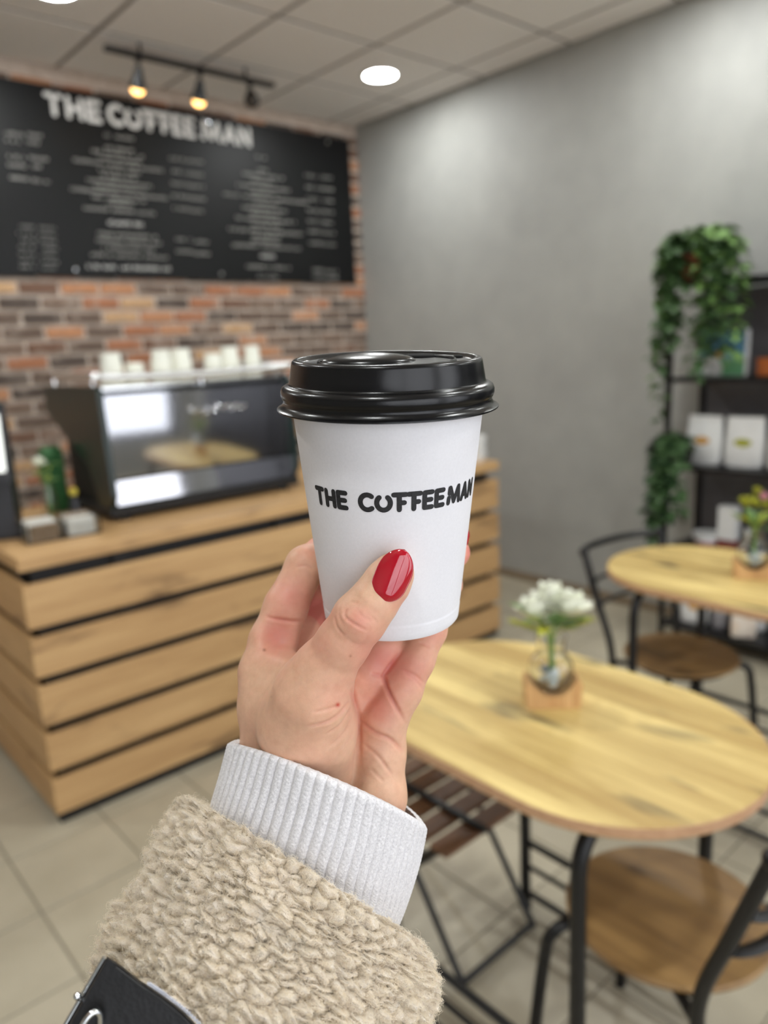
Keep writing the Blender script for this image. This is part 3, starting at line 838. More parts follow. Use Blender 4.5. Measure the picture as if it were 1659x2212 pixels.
# glass right of the machine
gb = thing('water_glass', 'clear drinking glass right of the espresso machine', 'glass', (1.925, 2.66, CZT))
MB().lathe([(0.026, 0.0004), (0.029, 0.004), (0.034, 0.125), (0.032, 0.125), (0.0265, 0.010), (0.0005, 0.009)], 32, caps=False).build('glass_wall', MT['clear_glass'], gb)
MB().lathe([(0.0005, 0.0003), (0.026, 0.0003)], 32, caps=False).build('glass_base', MT['clear_glass'], gb)
# stacked saucer cups at the right end
for k in range(3):
    c = thing('coffee_cup', ('lowest', 'middle', 'topmost')[k] + ' white cup of the stack at the right end of the counter', 'cup', (2.800, 2.475, CZT + 0.0004 + 0.038 * k), 0.6 * k, 'stacked white cups')
    MB().lathe([(0.022, 0.0), (0.024, 0.003), (0.040, 0.030), (0.046, 0.056), (0.044, 0.056), (0.037, 0.030), (0.020, 0.006), (0.001, 0.005)], 32, caps=False).build('cup_bowl', MT['white_ceramic'], c)
    MB().tube(curve_pts([(0.042, 0, 0.048), (0.062, 0, 0.046), (0.060, 0, 0.028), (0.037, 0, 0.022)], 14), 0.0038, 8).build('handle', MT['white_ceramic'], c)

# ------------------------------------------------------------------ tables
def stadium(r, hl, n=28):
    pts = [(r * math.cos(PI * k / n), hl + r * math.sin(PI * k / n)) for k in range(n + 1)]
    return pts + [(-x, -y) for x, y in pts]
MT['edge_band'] = M_speckle('pinkish_oak_edge_band', srgb(196, 152, 116), srgb(212, 170, 134), 60, 0.45)
def make_table(label, loc):
    t = thing('cafe_table', label, 'table', loc, 0, 'oval cafe tables')
    b = MB(); n = 0
    outl = stadium(0.285, 0.148); ring = []
    for dz, ins in ((0.724, 0.003), (0.727, 0.0), (0.747, 0.0), (0.750, 0.003)):
        ring.append([(x * (1 - ins / 0.285), y * (1 - ins / 0.43), dz) for x, y in outl])
    L = len(outl)
    vs = [p for r_ in ring for p in r_]; fs = [tuple(range(L - 1, -1, -1)), tuple(3 * L + k for k in range(L))]
    for i in range(3):
        fs += [(i * L + k, i * L + (k + 1) % L, (i + 1) * L + (k + 1) % L, (i + 1) * L + k) for k in range(L)]
    b.add(vs, fs)
    b.build('table_top', MT['table_wood'], t, angle=30)
    e = MB(); ob = [(x * (1 + 0.0012 / 0.285), y * (1 + 0.0012 / 0.43)) for x, y in outl]; ib = [(x * (1 + 0.0002 / 0.285), y * (1 + 0.0002 / 0.43)) for x, y in outl]
    e.add([(x, y, 0.7285) for x, y in ob] + [(x, y, 0.7475) for x, y in ob] + [(x, y, 0.7475) for x, y in ib] + [(x, y, 0.7285) for x, y in ib], [(k + L * q, (k + 1) % L + L * q, (k + 1) % L + L * ((q + 1) % 4), k + L * ((q + 1) % 4)) for k in range(L) for q in range(4)])
    e.build('edge_band', MT['edge_band'], t)
    for y in (-0.24, 0.24):
        for s in (-1, 1):
            MB().tube([(s * 0.235, y, 0.0006), (s * 0.235, y, 0.62)] + [(s * (0.155 + 0.08 * math.cos(a)), y, 0.62 + 0.085 * math.sin(a)) for a in np.linspace(0.2, PI / 2, 8)], 0.0145, 14).build('leg', MT['black_metal'], t)
            MB().lathe([(0.0165, 0.0004), (0.0165, 0.014)], 14, (s * 0.235, y, 0)).build('foot_cap', MT['black_metal'], t)
        MB().tube([(-0.155, y, 0.705), (0.155, y, 0.705)], 0.0145, 14).build('cross_tube', MT['black_metal'], t)
        MB().box(-0.10, 0.10, y - 0.02, y + 0.02, 0.7185, 0.7239).build('mounting_plate', MT['black_metal'], t, smooth=False)
    for s in (-1, 1):
        for z, r_ in ((0.200, 0.0095), (0.128, 0.007), (0.046, 0.009)):
            MB().tube([(s * 0.235, -0.24, z), (s * 0.235, 0.24, z)], r_, 10).build('side_rung', MT['black_metal'], t)
    return t
tab1 = make_table('near cafe table with oak oval top under the white flowers', (1.182, 0.872, 0))
tab2 = copy_thing(tab1, (2.318, 0.955, 0), 0, 'far cafe table with oak oval top under the yellow green flowers')

# ------------------------------------------------------------------ chairs
def make_chair(label, loc, rz):
    t = thing('cafe_chair', label, 'chair', loc, rz, 'round seat cafe chairs')
    SZ = 0.432
    MB().lathe([(0.001, SZ - 0.016), (0.176, SZ - 0.016), (0.186, SZ - 0.010), (0.187, SZ - 0.004), (0.183, SZ), (0.001, SZ + 0.001)], 56, caps=False).build('seat', MT['seat_wood'], t)
    MB().tube([(0.15 * math.cos(2 * PI * k / 36), 0.15 * math.sin(2 * PI * k / 36), SZ - 0.027) for k in range(36)], 0.0105, 10, closed=True).build('seat_ring', MT['black_metal'], t)
    for s in (-1, 1):
        MB().tube(curve_pts([(s * 0.09, 0.118, SZ - 0.030), (s * 0.150, 0.150, SZ - 0.045), (s * 0.166, 0.165, SZ - 0.12), (s * 0.185, 0.190, 0.0006)], 24), 0.0125, 12).build('leg', MT['black_metal'], t)
        rear = MB().tube(curve_pts([(s * 0.180, -0.200, 0.0006), (s * 0.178, -0.150, SZ - 0.10), (s * 0.186, -0.146, SZ + 0.03), (s * 0.200, -0.195, 0.62), (s * 0.208, -0.245, 0.775)], 30), 0.0125, 12).build('leg', MT['black_metal'], t)
        MB().ball((s * 0.209, -0.247, 0.780), 0.017, 14, 10).build('end_ball', MT['black_metal'], rear)
        MB().tube([(s * 0.180, -0.146, SZ - 0.03), (s * 0.13, -0.08, SZ - 0.03)], 0.010, 8).build('bracket', MT['black_metal'], t)
    for z, y, w, bul, r_, fl in ((0.772, -0.242, 0.207, 0.075, 0.0125, None), (0.665, -0.207, 0.200, 0.065, 0.013, 0.35), (0.585, -0.182, 0.195, 0.06, 0.013, 0.35)):
        MB().tube([(w * math.cos(a), y - bul * math.sin(a), z) for a in np.linspace(0, PI, 22)], r_, 10, flat=fl).build('back_rail', MT['black_metal'], t)
    return t
ch1 = make_chair('round seated wooden chair with black tube frame at the near table', (1.192, 0.600, 0), math.radians(2))
ch2 = copy_thing(ch1, (2.335, 1.160, 0), math.radians(173), 'black tube chair with round seat pushed under the far table')

# folding chair with slats at the far end of the near table
fc = thing('folding_chair', 'folding chair with brown wooden slats and black steel rails under the near table', 'chair', (1.235, 1.20, 0))
for k in range(6):
    y = -0.205 + k * 0.070
    MB().box(-0.235, 0.205, y, y + 0.052, 0.428, 0.444, 0.003).build('seat_slat', MT['slat_wood'], fc, smooth=False)
for x in (-0.125, 0.125):
    MB().box(x - 0.007, x + 0.007, -0.222, 0.215, 0.4442, 0.460, 0.002).build('seat_rail', MT['black_metal'], fc, smooth=False)
    MB().tube([(x + 0.010 * np.sign(x), -0.150, 0.0006), (x + 0.010 * np.sign(x), 0.05, 0.30), (x + 0.010 * np.sign(x), 0.22, 0.55), (x + 0.010 * np.sign(x), 0.30, 0.80)], 0.0085, 10).build('leg', MT['black_metal'], fc)
    MB().tube([(x - 0.012 * np.sign(x), 0.26, 0.0006), (x - 0.012 * np.sign(x), -0.190, 0.435)], 0.0085, 10).build('leg', MT['black_metal'], fc)
for y, z in ((-0.150, 0.014), (0.26, 0.014)):
    MB().tube([(-0.135, y, z), (0.135, y, z)], 0.008, 10).build('foot_bar', MT['black_metal'], fc)
for z in (0.62, 0.70, 0.77):
    y = 0.243 + (z - 0.62) * 0.33
    MB().box(-0.17, 0.17, y - 0.026, y - 0.011, z, z + 0.045, 0.003).build('back_slat', MT['slat_wood'], fc, smooth=False)

# ------------------------------------------------------------------ steel shelf unit along the grey wall
SX0, SX1, SY1, SY0 = 3.335, 3.690, 1.780, 0.20
MT['sheet'] = M_speckle('dark_grey_steel_sheet', srgb(92, 90, 92), srgb(104, 102, 104), 8, 0.5)
sh = thing('shelf_unit', 'black steel shelf unit standing against the grey wall', 'shelf', (SX0, SY0, 0))
LSX, LSY, SH = SX1 - SX0, SY1 - SY0, 1.725
for x in (0.011, LSX - 0.011):
    for y in (0.011, LSY / 2, LSY - 0.011):
        MB().box(x - 0.011, x + 0.011, y - 0.011, y + 0.011, 0.0006, SH - (0.022 if 1 else 0)).build('post', MT['black_metal'], sh, smooth=False)
SHZ = [0.105, 0.485, 0.892, 1.302, 1.725]
for z in SHZ:
    if z > 1.7: MB().box(0, LSX, 0, LSY, z - 0.0219, z, 0.002).build('shelf_board', MT['black_metal'], sh, smooth=False)
    else: MB().box(0.0225, LSX - 0.0225, 0.0, LSY, z - 0.022, z, 0.002).build('shelf_board', MT['black_metal'], sh, smooth=False)
MB().box(LSX - 0.0005, LSX + 0.004, 0.02, LSY - 0.02, 0.02, SH - 0.03).build('back_sheet', MT['sheet'], sh, smooth=False)
for y in (LSY - 0.005,):
    MB().box(0.022, LSX - 0.022, y - 0.006, y, SH - 0.10, SH - 0.085).build('side_brace', MT['black_metal'], sh, smooth=False)

# trailing plants
MT['terracotta'] = M_speckle('terracotta', srgb(150, 82, 54), srgb(170, 98, 66), 30, 0.75)
MT['dark_pot'] = M_speckle('dark_basket_pot', srgb(34, 32, 30), srgb(52, 48, 44), 90, 0.7, 0, 0.4, 3, 0.003)
def trailing_plant(name, label, loc, pot_mat, pr, ph, strands, seed, leafmats, crown, out):
    t = thing(name, label, 'plant', loc)
    rr = random.Random(seed)
    MB().lathe([(pr * 0.72, 0.0004), (pr * 0.95, ph * 0.82), (pr * 1.06, ph * 0.83), (pr * 1.08, ph), (pr * 0.96, ph), (pr * 0.9, ph * 0.86), (0.001, ph * 0.86)], 28, caps=False).build('pot', MT[pot_mat], t)
    for k, (ang, drop, reach, dens) in enumerate(strands):
        a = math.radians(ang); d = np.array([math.cos(a), math.sin(a), 0])
        p0 = np.array([0, 0, ph * 0.9]); hgt = crown * rr.uniform(0.6, 1.1)
        # reach over the front or the end edge of the board, otherwise stay above it
        need = []
        if d[0] < -0.12: need.append((out[0] + 0.016) / -d[0])
        if d[1] > 0.25: need.append((out[1] + 0.016) / d[1])
        far = pr + reach
        if need and min(need) < 0.26: far = max(far, min(need) + rr.uniform(0.0, 0.02))
        else: drop = min(drop, ph * 0.55)
        ctrl = [p0, d * pr * 0.8 + np.array([0, 0, ph + hgt]), d * (0.45 * pr + 0.55 * far) + np.array([0, 0, ph + hgt * 0.75]), d * far + np.array([0, 0, ph - min(drop, 0.06) * 0.6])]
        if drop > 0.10: ctrl += [d * (far + 0.008) + np.array([0, 0, ph - drop * 0.5]), d * (far + 0.004) + np.array([rr.uniform(-.012, .004), rr.uniform(-.015, .02), ph - drop])]
        path = curve_pts(ctrl, 40)
        vine = MB().tube(path, 0.0022, 5).build('vine', MT['stem'] if False else MT[leafmats[0]], t)
        m = MB(); n = int(dens * 1.25 * (drop + 0.18))
        for j in range(n):
            u = (j + rr.random()) / n; i = min(len(path) - 2, int((0.18 + 0.82 * u) * (len(path) - 1)))
            ph_ = rr.uniform(0, 2 * PI); dd = np.array([math.cos(ph_), math.sin(ph_), rr.uniform(-0.7, 0.35)]) + d * 0.4
            L = rr.uniform(0.042, 0.068)
            leaf_geo(m, path[i] + unit(dd) * 0.012, dd, np.array([0.2 * math.cos(ph_), 0.2 * math.sin(ph_), 1.0]), L, L * 0.85, 0.12, 0.35)
        tag(m.build('foliage', MT[leafmats[k % len(leafmats)]], vine), kind='stuff')
    return t
PX, PY = SX0 + 0.070, 1.702
trailing_plant('potted_ivy', 'lush trailing ivy in a terracotta pot on top of the shelf', (PX, PY, SH), 'terracotta', 0.062, 0.115,
    [(100, 0.55, 0.02, 70), (118, 0.70, 0.02, 60), (140, 0.48, 0.02, 80), (160, 0.40, 0.02, 90), (85, 0.42, 0.03, 75), (110, 0.84, 0.03, 34), (172, 0.36, 0.02, 80), (222, 0.46, 0.02, 95), (233, 0.50, 0.02, 95), (242, 0.44, 0.02, 95), (249, 0.48, 0.02, 95),
     (254, 0.40, 0.02, 95), (246, 0.30, 0.03, 95), (237, 0.36, 0.04, 95), (228, 0.56, 0.02, 80), (280, 0.06, 0.08, 95), (300, 0.06, 0.10, 95), (330, 0.06, 0.07, 95), (20, 0.06, 0.05, 95), (60, 0.06, 0.03, 95), (265, 0.06, 0.09, 95)], 3, ['leaf_dark', 'leaf', 'leaf_dark'], 0.10, (0.070, SY1 - 1.702))
trailing_plant('potted_ivy', 'dark trailing ivy hanging from the middle shelf', (SX0 + 0.062, 1.712, SHZ[2]), 'dark_pot', 0.050, 0.09,
    [(95, 0.38, 0.02, 90), (115, 0.44, 0.02, 95), (135, 0.46, 0.02, 95), (155, 0.40, 0.02, 95), (175, 0.36, 0.02, 95), (195, 0.34, 0.02, 95), (80, 0.30, 0.02, 95), (150, 0.50, 0.03, 95), (125, 0.34, 0.03, 95), (60, 0.03, 0.02, 95), (30, 0.03, 0.02, 95)], 5, ['leaf_deep', 'leaf_dark'], 0.05, (0.062, SY1 - 1.712))

# picture card, bags and other goods on the shelf
t = NT('landscape_print'); v = t.coords(); sx = t.n('ShaderNodeSeparateXYZ'); t.l(v, sx.inputs[0])
nn = t.noise(v, 26, 4); ad = t.n('ShaderNodeMath', operation='MULTIPLY_ADD'); ad.inputs[1].default_value = 0.05; t.l(nn, ad.inputs[0]); t.l(sx.outputs[2], ad.inputs[2])
mp = t.n('ShaderNodeMapRange'); mp.inputs[1].default_value = 0.02; mp.inputs[2].default_value = 0.22; t.l(ad.outputs[0], mp.inputs[0])
t.set(Base_Color=t.ramp(mp.outputs[0], [(0.0, srgb(96, 158, 112)), (0.34, srgb(120, 178, 130)), (0.46, srgb(150, 190, 180)), (0.54, srgb(104, 156, 190)), (1.0, srgb(44, 106, 160))]), Roughness=0.4)
MT['print'] = t.m
MT['white_card'] = M_speckle('white_card', srgb(226, 226, 224), srgb(236, 236, 234), 40, 0.5)
MT['ochre'] = M_speckle('ochre_print', srgb(206, 150, 66), srgb(224, 172, 92), 40, 0.5)
MT['orange'] = M_speckle('orange_box', srgb(176, 92, 40), srgb(196, 108, 50), 30, 0.5)
pc = thing('picture_box', 'upright box with a blue and green landscape picture on the upper shelf', 'box', (SX0 + 0.115, 1.575, SHZ[3]), math.radians(-90))
MB().box(-0.105, 0.105, 0.0, 0.040, 0.0004, 0.205, 0.002).build('carton', MT['white_card'], pc, smooth=False)
MB().box(-0.103, 0.103, -0.0012, 0.0, 0.004, 0.203).build('picture', MT['print'], pc, smooth=False)
MB().prism([(-0.085, 0.006), (0.0, 0.006), (0.005, 0.04), (-0.02, 0.085), (-0.065, 0.09), (-0.09, 0.05)], -0.0022, -0.0013, axis=1).build('white_patch', MT['white_card'], pc, smooth=False)
MB().prism([(-0.035, 0.088), (0.0, 0.082), (0.004, 0.108), (-0.03, 0.112)], -0.0022, -0.0013, axis=1).build('yellow_patch', MT['ochre'], pc, smooth=False)
ob = thing('orange_box', 'small orange box at the right edge of the upper shelf', 'box', (SX0 + 0.12, 1.375, SHZ[3]), math.radians(-84))
MB().box(-0.045, 0.045, 0, 0.05, 0.0004, 0.062, 0.003).build('box_body', MT['orange'], ob, smooth=False)
MB().box(-0.047, 0.047, -0.002, 0.052, 0.0625, 0.078, 0.003).build('box_lid', MT['orange'], ob, smooth=False)

def coffee_bag(label, loc, rz, w, d, h, tilt=0.0, mat='white_card', patch='ochre', group=None):
    t = thing('coffee_bag', label, 'coffee bag', loc, rz, group)
    if tilt: t.rotation_euler = (tilt, 0, rz)
    prof = [(0.0, 0.92, 0.80), (0.06, 1.0, 1.0), (0.45, 1.0, 0.86), (0.8, 0.97, 0.40), (0.9, 0.96, 0.10), (1.0, 0.95, 0.07)]
    vs = []; N = 20
    for z, sx_, sy_ in prof:
        for k in range(N):
            a = 2 * PI * k / N; c, s_ = math.cos(a), math.sin(a)
            e = 0.5
            vs.append((w / 2 * sx_ * np.sign(c) * abs(c) ** e, d / 2 * sy_ * np.sign(s_) * abs(s_) ** e, 0.0004 + z * h))
    fs = [tuple(range(N - 1, -1, -1)), tuple((len(prof) - 1) * N + k for k in range(N))]
    for i in range(len(prof) - 1):
        fs += [(i * N + k, i * N + (k + 1) % N, (i + 1) * N + (k + 1) % N, (i + 1) * N + k) for k in range(N)]
    MB().add(vs, fs).build('bag', MT[mat], t, angle=60)
    if patch:
        zc = 0.5 * h; y = -d / 2 * 0.86 - 0.001
        m = MB(); n = 14
        m.add([(w * 0.22 * math.cos(2 * PI * k / n), y - 0.001 + (0.012 * d / 0.06) * 0, zc + w * 0.11 * math.sin(2 * PI * k / n)) for k in range(n)] + [(w * 0.22 * math.cos(2 * PI * k / n), y + 0.004, zc + w * 0.11 * math.sin(2 * PI * k / n)) for k in range(n)],
              [tuple(range(n)), tuple(range(2 * n - 1, n - 1, -1))] + [(k, n + k, n + (k + 1) % n, (k + 1) % n) for k in range(n)])
        m.build('badge', MT[patch], t)
    return t
bx = SX0 + 0.12
for k, (y, lab, pt) in enumerate(((1.648, 'white coffee bag with ochre badge beside the dark ivy on the middle shelf', 'ochre'), (1.462, 'white coffee bag with pale yellow badge on the middle shelf', 'leaf_yellow'), (1.272, 'white coffee bag at the right picture edge on the middle shelf', 'ochre'))):
    coffee_bag(lab, (bx + 0.02, y, SHZ[2]), math.radians(-90 + (-3, 4, -2)[k]), 0.172, 0.075, 0.228, 0, 'white_card', pt, 'white coffee bags on the middle shelf')
MT['speckled_bag'] = M_speckle('grey_patterned_bag', srgb(60, 58, 66), srgb(196, 194, 200), 70, 0.5)
MT['peach_bag'] = M_speckle('peach_patterned_bag', srgb(226, 206, 186), srgb(236, 228, 216), 30, 0.5)
coffee_bag('white bag with orange top on the lowest shelf beneath the far table', (SX0 + 0.11, 1.645, SHZ[0]), math.radians(-78), 0.13, 0.06, 0.17, 0, 'white_card', 'ochre')
coffee_bag('slim grey patterned bag on the lowest shelf', (SX0 + 0.11, 1.520, SHZ[0]), math.radians(-86), 0.065, 0.05, 0.16, 0, 'speckled_bag', None)
coffee_bag('white bag with brown badge behind on the lowest shelf', (SX0 + 0.20, 1.405, SHZ[0]), math.radians(-80), 0.12, 0.06, 0.17, 0, 'white_card', 'orange')
coffee_bag('peach coloured bag at the front of the lowest shelf', (SX0 + 0.075, 1.395, SHZ[0]), math.radians(-60), 0.11, 0.055, 0.12, 0, 'peach_bag', None)
MT['pink'] = M_speckle('pink_ceramic', srgb(214, 138, 150), srgb(228, 160, 170), 30, 0.3)
bo = thing('bowl', 'white and pink bowl on the second lowest shelf', 'bowl', (SX0 + 0.16, 1.625, SHZ[1]))
MB().lathe([(0.035, 0.0004), (0.038, 0.004), (0.058, 0.022), (0.066, 0.038)], 32, caps=False).build('pink_base', MT['pink'], bo)
MB().lathe([(0.066, 0.0382), (0.069, 0.068), (0.066, 0.068), (0.060, 0.036), (0.034, 0.012), (0.001, 0.011)], 32, caps=False).build('white_rim', MT['white_ceramic'], bo)
cb = thing('gift_box', 'tall white box with a red base on the second lowest shelf', 'box', (SX0 + 0.15, 1.520, SHZ[1]), math.radians(-88))
MB().box(-0.042, 0.042, -0.03, 0.03, 0.055, 0.215, 0.002).build('box_sleeve', MT['white_card'], cb, smooth=False)
MT['red_brown'] = M_speckle('wine_red_card', srgb(120, 48, 46), srgb(140, 62, 58), 30, 0.5)
MB().box(-0.0425, 0.0425, -0.0305, 0.0305, 0.0004, 0.0545, 0.002).build('box_base', MT['red_brown'], cb, smooth=False)
# ------------------------------------------------------------------ takeaway cup held in front of the camera
Pb, Pt = cam_pt(846, 1323, 0.351), cam_pt(835.5, 777, 0.319)
zc_ = unit(Pt - Pb)
yc_ = unit(np.array([0, 0, -1.0]) - zc_ * np.dot([0, 0, -1.0], zc_))
xc_ = np.cross(yc_, zc_)
CUPC = np.array([xc_, yc_, zc_]).T                   # cup local -> camera
CUPW = C2W @ CUPC
cup_loc = c2w(Pb)
def wall_r(z):
    return 0.0309 + (0.0411 - 0.0309) * z / 0.0985
cup = thing('takeaway_cup', 'white paper takeaway cup with black lid and printed name, held in the hand', 'cup')
cup.matrix_world = Matrix([[*CUPW[0], cup_loc[0]], [*CUPW[1], cup_loc[1]], [*CUPW[2], cup_loc[2]], [0, 0, 0, 1]])
t = NT('matte_white_cup_paper'); v = t.coords(); n1 = t.noise(v, 900, 4, 0.7); n2 = t.noise(v, 40, 3)
t.set(Base_Color=t.mix(0.4, t.ramp(n1, [(0.3, srgb(226, 225, 229)), (0.7, srgb(235, 234, 238))]), t.ramp(n2, [(0.3, srgb(227, 226, 230)), (0.7, srgb(234, 233, 236))])), Roughness=0.55)
t.bump(n1, 0.08, 0.0002)
MT['cup_paper'] = t.m
t = NT('black_lid_plastic'); v = t.coords(); n1 = t.noise(v, 1400, 2)
t.set(Base_Color=srgb(10, 10, 12), Roughness=0.24, Specular_IOR_Level=0.42)
t.bump(n1, 0.03, 0.0002)
MT['lid'] = t.m
MT['hole_shade'] = M('opening_shade_black', srgb(4, 4, 4), 0.9)  # solid black buttons: the lid holes' inner shade is put into the colour
t = NT('black_print_ink'); v = t.coords(); n1 = t.noise(v, 1500, 3, 0.7)
t.set(Base_Color=t.ramp(n1, [(0.35, srgb(16, 16, 18)), (0.8, srgb(52, 52, 56))]), Roughness=0.6)
MT['ink'] = t.m
prof = [(0.0008, 0.004), (wall_r(0) - 0.0016, 0.004), (wall_r(0) - 0.0013, 0.0003), (wall_r(0) - 0.0004, 0.0)]
prof += [(wall_r(z) + (0.00005 if z < 0.0066 else 0.0), z) for z in (0.0007, 0.003, 0.0060, 0.0064)]
prof += [(wall_r(z) - 0.00016 * math.exp(-((z - 0.0075) / 0.0008) ** 2), z) for z in (0.0070, 0.0075, 0.0082, 0.010, 0.03, 0.05, 0.07, 0.0985)]
prof += [(wall_r(0.0985) - 0.0006, 0.0985), (wall_r(0.006) - 0.0008, 0.008), (0.0008, 0.0045)]
MB().lathe(prof, 128, caps=False).build('cup_wall', MT['cup_paper'], cup, angle=60)
z0 = 0.0962
lp = [(r_, z0 + dz_ * 0.78) for r_, dz_ in ((0.0405, 0.0060), (0.0412, 0.0022), (0.0467, -0.0002), (0.0473, 0.0002), (0.0473, 0.0009), (0.0465, 0.0014), (0.0453, 0.0024), (0.0446, 0.0040), (0.0445, 0.0052), (0.0450, 0.0062), (0.0455, 0.0080), (0.0455, 0.0100), (0.0449, 0.0120), (0.0436, 0.0131), (0.0427, 0.0135), (0.0421, 0.0138), (0.0418, 0.0146), (0.0412, 0.0190), (0.0404, 0.0246), (0.0401, 0.0258), (0.0393, 0.0266), (0.0382, 0.0268), (0.0373, 0.0264), (0.0367, 0.0252), (0.0355, 0.0246), (0.0200, 0.0243), (0.0008, 0.0242))]
lid = MB().lathe(lp, 128, caps=False).build('lid', MT['lid'], cup, angle=50)
zt_ = z0 + 0.0243 * 0.78
MB().ball((-0.008, 0.004, zt_), (0.0205, 0.0150, 0.0036), 32, 14).build('raised_dome', MT['lid'], lid)
MB().ball((0.0155, 0.0215, zt_ + 0.0004), (0.0085, 0.0050, 0.0012), 20, 10).build('drink_opening', MT['hole_shade'], lid)
MB().ball((0.0315, 0.012, zt_ + 0.0006), (0.0022, 0.0022, 0.0008), 14, 8).build('vent_hole', MT['hole_shade'], lid)
MB().tube([(0.0290 * math.cos(a), 0.0290 * math.sin(a), zt_ + 0.0006) for a in np.linspace(0, 2 * PI, 64, endpoint=False)], 0.0006, 6, closed=True).build('embossed_ring', MT['lid'], lid)
# printed name, bent round the wall
ZTXT = 0.0592
def on_cup(x, y):
    z = ZTXT + y; th = x; r = wall_r(z) + 0.00014
    return (r * math.sin(th), -r * math.cos(th), z)
RT = wall_r(ZTXT + 0.004)
for word, a, b in (('THE', -0.955, -0.465), ('COFFEE', -0.35, 0.635), ('MAN', 0.66, 1.215)):
    pl = word_polys(word, a * RT, b * RT, 0.0084, 0.0021, 0.0012)
    polys_mesh(pl, lambda x, y: on_cup(x / RT, y), (0, -2e-7, 0)).build('printed_word', MT['ink'], cup, smooth=False)

# ------------------------------------------------------------------ the hand: a signed distance field turned into one mesh
def mm(px, py, d):
    return cam_pt(px, py, d / 1000.0) * 1000.0
def cone(P, a, b, ra, rb, sq=None):
    a = np.asarray(a, np.float32); b = np.asarray(b, np.float32); ab = b - a
    t_ = np.clip(((P - a) @ ab) / float(ab @ ab), 0, 1)
    q = P - (a + t_[:, None] * ab)
    return np.sqrt((q * q).sum(1)) - (ra + (rb - ra) * t_)
def smin(a, b, k):
    h_ = np.maximum(k - np.abs(a - b), 0) / k
    return np.minimum(a, b) - h_ * h_ * k * 0.25
def chain(P, pts, k=3.0):
    d = None
    for (a, ra), (b, rb) in zip(pts[:-1], pts[1:]):
        e = cone(P, a, b, ra, rb)
        d = e if d is None else smin(d, e, k)
    return d
J = lambda x, y, d, r: (mm(x, y, d), r)
THUMB = [J(850, 1238, 303, 8.3), J(836, 1259, 302.5, 9.1), J(806, 1301, 302, 9.6), J(777, 1336, 303, 10.7), J(742, 1387, 307, 10.7), J(700, 1447, 313, 12.6), J(676, 1500, 318, 15.5)]
INDEX = [J(572, 1452, 350, 11.5), J(590, 1385, 354, 11.0), J(618, 1310, 359, 10.2), J(660, 1222, 364, 9.4), J(700, 1195, 378, 8.8), J(790, 1180, 391, 8.4), J(890, 1182, 390, 8.0), J(982, 1194, 371, 7.6)]
MIDDLE = [J(640, 1450, 366, 11.5), J(662, 1360, 374, 10.5), J(688, 1295, 382, 9.8), J(720, 1262, 392, 9.2), J(800, 1245, 398, 8.8), J(900, 1245, 394, 8.2), J(968, 1262, 378, 7.4)]
RING = [J(752, 1515, 354, 11.0), J(796, 1455, 352, 10.2), J(830, 1398, 352, 9.4), J(866, 1345, 366, 8.8), J(890, 1310, 384, 8.4), J(930, 1305, 386, 7.8), J(950, 1312, 380, 7.2)]
PINKY = [J(828, 1560, 348, 11.0), J(866, 1490, 348, 9.6), J(897, 1425, 349, 8.7), J(926, 1362, 354, 8.1), J(945, 1325, 368, 7.4), J(960, 1312, 376, 6.8)]
PALM = [  # (a, ra, b, rb, k)
    (mm(676, 1500, 318), 15.5, mm(664, 1572, 330), 19.8, 10), (mm(664, 1572, 330), 19.8, mm(694, 1690, 347), 15.5, 9),
    (mm(572, 1452, 350), 11.5, mm(580, 1530, 348), 12.2, 9), (mm(580, 1530, 348), 12.2, mm(590, 1630, 347), 13.2, 9), (mm(590, 1630, 347), 13.2, mm(604, 1780, 350), 14, 9),
    (mm(606, 1420, 344), 6.0, mm(690, 1470, 326), 8.0, 10), (mm(606, 1500, 343), 12.0, mm(676, 1540, 332), 14.0, 10),
    (mm(640, 1450, 366), 11.5, mm(690, 1560, 358), 15.0, 8), (mm(690, 1560, 358), 15.0, mm(715, 1700, 356), 16, 8),
    (mm(752, 1515, 354), 11.0, mm(755, 1600, 357), 14.0, 3), (mm(755, 1600, 357), 14.0, mm(745, 1720, 354), 16, 3),
    (mm(828, 1560, 350), 10.5, mm(816, 1620, 350), 12.6, 3), (mm(816, 1620, 350), 12.6, mm(806, 1720, 349), 15.0, 4), (mm(806, 1720, 349), 15.0, mm(775, 1830, 346), 16.0, 4)]
def cup_sd(P):
    q = (P / 1000.0 - Pb) @ CUPC
    rho = np.sqrt(q[:, 0] ** 2 + q[:, 1] ** 2)
    return np.maximum((rho - wall_r(q[:, 2])) * 0.994, -q[:, 2]) * 1000.0
SEG_A = mm(604, 1368, 341).astype(np.float32); SEG_D = (mm(680, 1394, 333) - mm(604, 1368, 341)).astype(np.float32)
def hand_sd(P):
    P = P.astype(np.float32)
    d = None
    for a, ra, b, rb, k in PALM:
        e = cone(P, a, b, ra, rb)
        d = e if d is None else smin(d, e, k)
    for ch, k in ((THUMB, 7.0), (INDEX, 4.0), (MIDDLE, 3.0), (RING, 3.0), (PINKY, 3.0)):
        d = smin(d, chain(P, ch), k)
    hol = 8.0 - np.sqrt(((P - SEG_A - np.clip(((P - SEG_A) @ SEG_D) / float(SEG_D @ SEG_D), 0, 1)[:, None] * SEG_D) ** 2).sum(1))
    h_ = np.maximum(5.0 - np.abs(d - hol), 0) / 5.0
    d = np.maximum(d, hol) + h_ * h_ * 5.0 * 0.25
    c = 0.12 - cup_sd(P)
    h_ = np.maximum(1.2 - np.abs(d - c), 0) / 1.2
    return np.maximum(d, c) + h_ * h_ * 1.2 * 0.25
